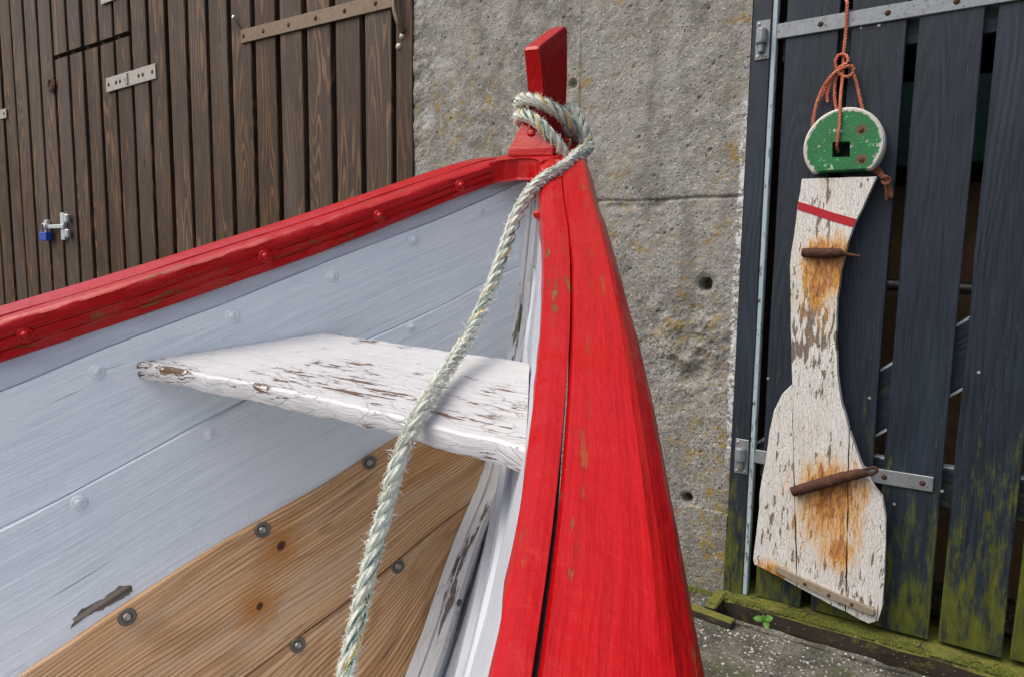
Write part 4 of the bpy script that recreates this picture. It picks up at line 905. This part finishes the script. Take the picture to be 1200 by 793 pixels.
tf += [tuple(range(k)), tuple((nf - 1) * k + j for j in range(k))]
tho = obj('thwart', tv, tf, M_PEEL, boat, tu, smooth=True); tho.data.set_sharp_from_angle(angle=math.radians(24))
M_KNOT = None
# ================================================================== mooring rope
RC = [(.40, .45, .38), (.70, .72, .65), (.40, .50, .45), (.06, .16, .11), 1]; RY = [(.40, .45, .38), (.70, .72, .65), (.44, .46, .36), (.62, .40, .03), 1]
M_R1 = mat_rope('mint_rope', RC); M_R2 = mat_rope('mint_rope_yellow', RY); M_FUZZ = mat_plain('rope_fibre', (.70, .74, .68), .7, 0, .15, 300)
ctr = np.array(toworld(0, -.02, 0)); rg = RT * .85 + FW * .53; tw = RT * .53 - FW * .85      # to the right of the post, and towards the lens side
def rp(a, b, z): return tuple(ctr + rg * a + tw * b + UP * z)
def rpx(px, py, t): d = ray(px, py); return tuple(C + d / np.linalg.norm(d) * t)
path = [rp(.030, -.05, .078), rp(-.010, -.060, .080), rp(-.040, -.030, .094), rp(-.043, .012, .103), rp(-.024, .044, .098), rp(.012, .050, .083), rp(.042, .030, .064), rp(.050, -.012, .060), rp(.022, -.052, .074), rp(-.020, -.056, .076),
        rp(-.041, -.022, .076), rp(-.042, .024, .078), rp(-.018, .054, .064), rp(.016, .062, .030), rp(.040, .048, .002), rp(.060, .010, .006), rp(.062, -.030, .040), rp(.050, -.046, .075), rp(.036, -.022, .098), rp(.045, .010, .090), rp(.058, .024, .064), rp(.068, .034, .034),
        rpx(678, 181, 1.075), rpx(668, 191, 1.028), rpx(655, 200, .997), rpx(640, 208, .970), rpx(626, 220, .945), rpx(609, 245, .925), rpx(594, 283, .902), rpx(576, 335, .867), rpx(552, 388, .812), rpx(521, 437, .732), rpx(498, 473, .658), rpx(490, 488, .643), rpx(478, 512, .640), rpx(464, 550, .640), rpx(449, 605, .655), rpx(433, 665, .665), rpx(418, 730, .675), rpx(403, 800, .68), rpx(385, 880, .685), rpx(370, 1000, .70)]
path += [tuple(np.array(path[-1]) + np.array(q)) for q in ((-.01, 0, -.15), (-.02, .02, -.30))]
rl0 = tuple(path[-1]); rope = thing('mooring_rope', 'frayed pale mint mooring rope with yellow flecks tied round the red stem head', 'rope', rl0)
P, u = catmull(path, .003); T, N, Bn = frames(P)
Rr = np.interp(u, [0, .85, 1.35, 3], [.0094, .0098, .0076, .0077])
for k in range(3):
    a = 2 * np.pi * (u / .050 + k / 3 + .06 * np.sin(u * 23)); Q = P + (Rr * .52)[:, None] * (np.cos(a)[:, None] * N + np.sin(a)[:, None] * Bn)
    Vt, Ft, uvt = tube(Q, u, Rr * .56 * (1 + .05 * np.sin(u * 140 + k) + .03 * np.sin(u * 333 + 2 * k)), 10, k * 3.3)
    obj('strand', off(Vt, rl0), Ft, (M_R1, M_R2, M_R1)[k], rope, uvt, smooth=True)
nf_ = 16000; fi = rng.integers(0, len(P) - 1, nf_); fa = rng.uniform(0, 2 * np.pi, nf_)
fv, ff = [], []
for k in range(nf_):
    i = fi[k]; nn = math.cos(fa[k]) * N[i] + math.sin(fa[k]) * Bn[i]; b0 = P[i] + nn * Rr[i] * .93; dr = nn * rng.uniform(.25, 1.0) + T[i] * rng.normal(.1, .9) + rng.normal(0, .3, 3); dr /= np.linalg.norm(dr)
    Lf = rng.gamma(2.2, .0015); sd_ = np.cross(dr, rng.normal(0, 1, 3)); sd_ = sd_ / np.linalg.norm(sd_) * .00028; m_ = b0 + dr * Lf * .55 + nn * .0004; e_ = b0 + dr * Lf + rng.normal(0, .0008, 3)
    c = len(fv); fv += [b0 - sd_, b0 + sd_, m_ + sd_, m_ - sd_, e_]; ff += [(c, c + 1, c + 2, c + 3), (c + 3, c + 2, c + 4)]
fz = obj('fuzz', off(fv, rl0), ff, M_FUZZ, rope, recalc=False); fz['kind'] = 'stuff'

# ================================================================== grit on the ground, moss tufts on the sill
def scatter(name, n, fn, mat, parent, loc):
    vs, fs = [], []
    for k in range(n):
        p, sz, fl = fn(); c = len(vs); e = rng.normal(0, 1, (6, 3)) * .25
        dirs = np.array([(1, 0, 0), (-1, 0, 0), (0, 1, 0), (0, -1, 0), (0, 0, fl), (0, 0, -fl)], float) + e
        vs += [p + d * sz - np.array(loc) for d in dirs]
        fs += [(c + a, c + b, c + t) for a, b in ((0, 2), (2, 1), (1, 3), (3, 0)) for t in (4,)] + [(c + b, c + a, c + 5) for a, b in ((0, 2), (2, 1), (1, 3), (3, 0))]
    o = obj(name, vs, fs, mat, parent, recalc=True); o['kind'] = 'stuff'; return o
M_GRIT = mat_plain('pale_grit', (.42, .41, .38), .9, 0, .5, 160); M_MTUFT = mat_plain('moss_tuft', (.085, .11, .012), .95, 0, .5, 220)
def gr():
    x = rng.uniform(-1.0, .35); y = 2.145 - rng.gamma(1.5, .14); sz = min(.006, rng.gamma(2.2, .0010)); return np.array((x, y, sz * .3)), sz, .6
scatter('grit', 1500, gr, M_GRIT, g, (0, 0, 0))
def ms():
    x = rng.uniform(-.62, .6); cl_ = .5 + .5 * math.sin(x * 41) * math.sin(x * 17 + 1); y = D - .075 + abs(rng.normal(0, .022)) * (1 if rng.random() < .7 else 2.0) ; return np.array((x, y, .023)), min(.0034, rng.gamma(2.5, .0010) * (.5 + cl_)), .8
scatter('moss', 3500, ms, M_MTUFT, sill, sl)
def ms2():
    x = rng.uniform(-1.0, -.60); return np.array((x, D - .012 - abs(rng.normal(0, .02)), .002)), min(.005, rng.gamma(2.5, .0013)), .8
scatter('moss', 900, ms2, M_MTUFT, g, (0, 0, 0))
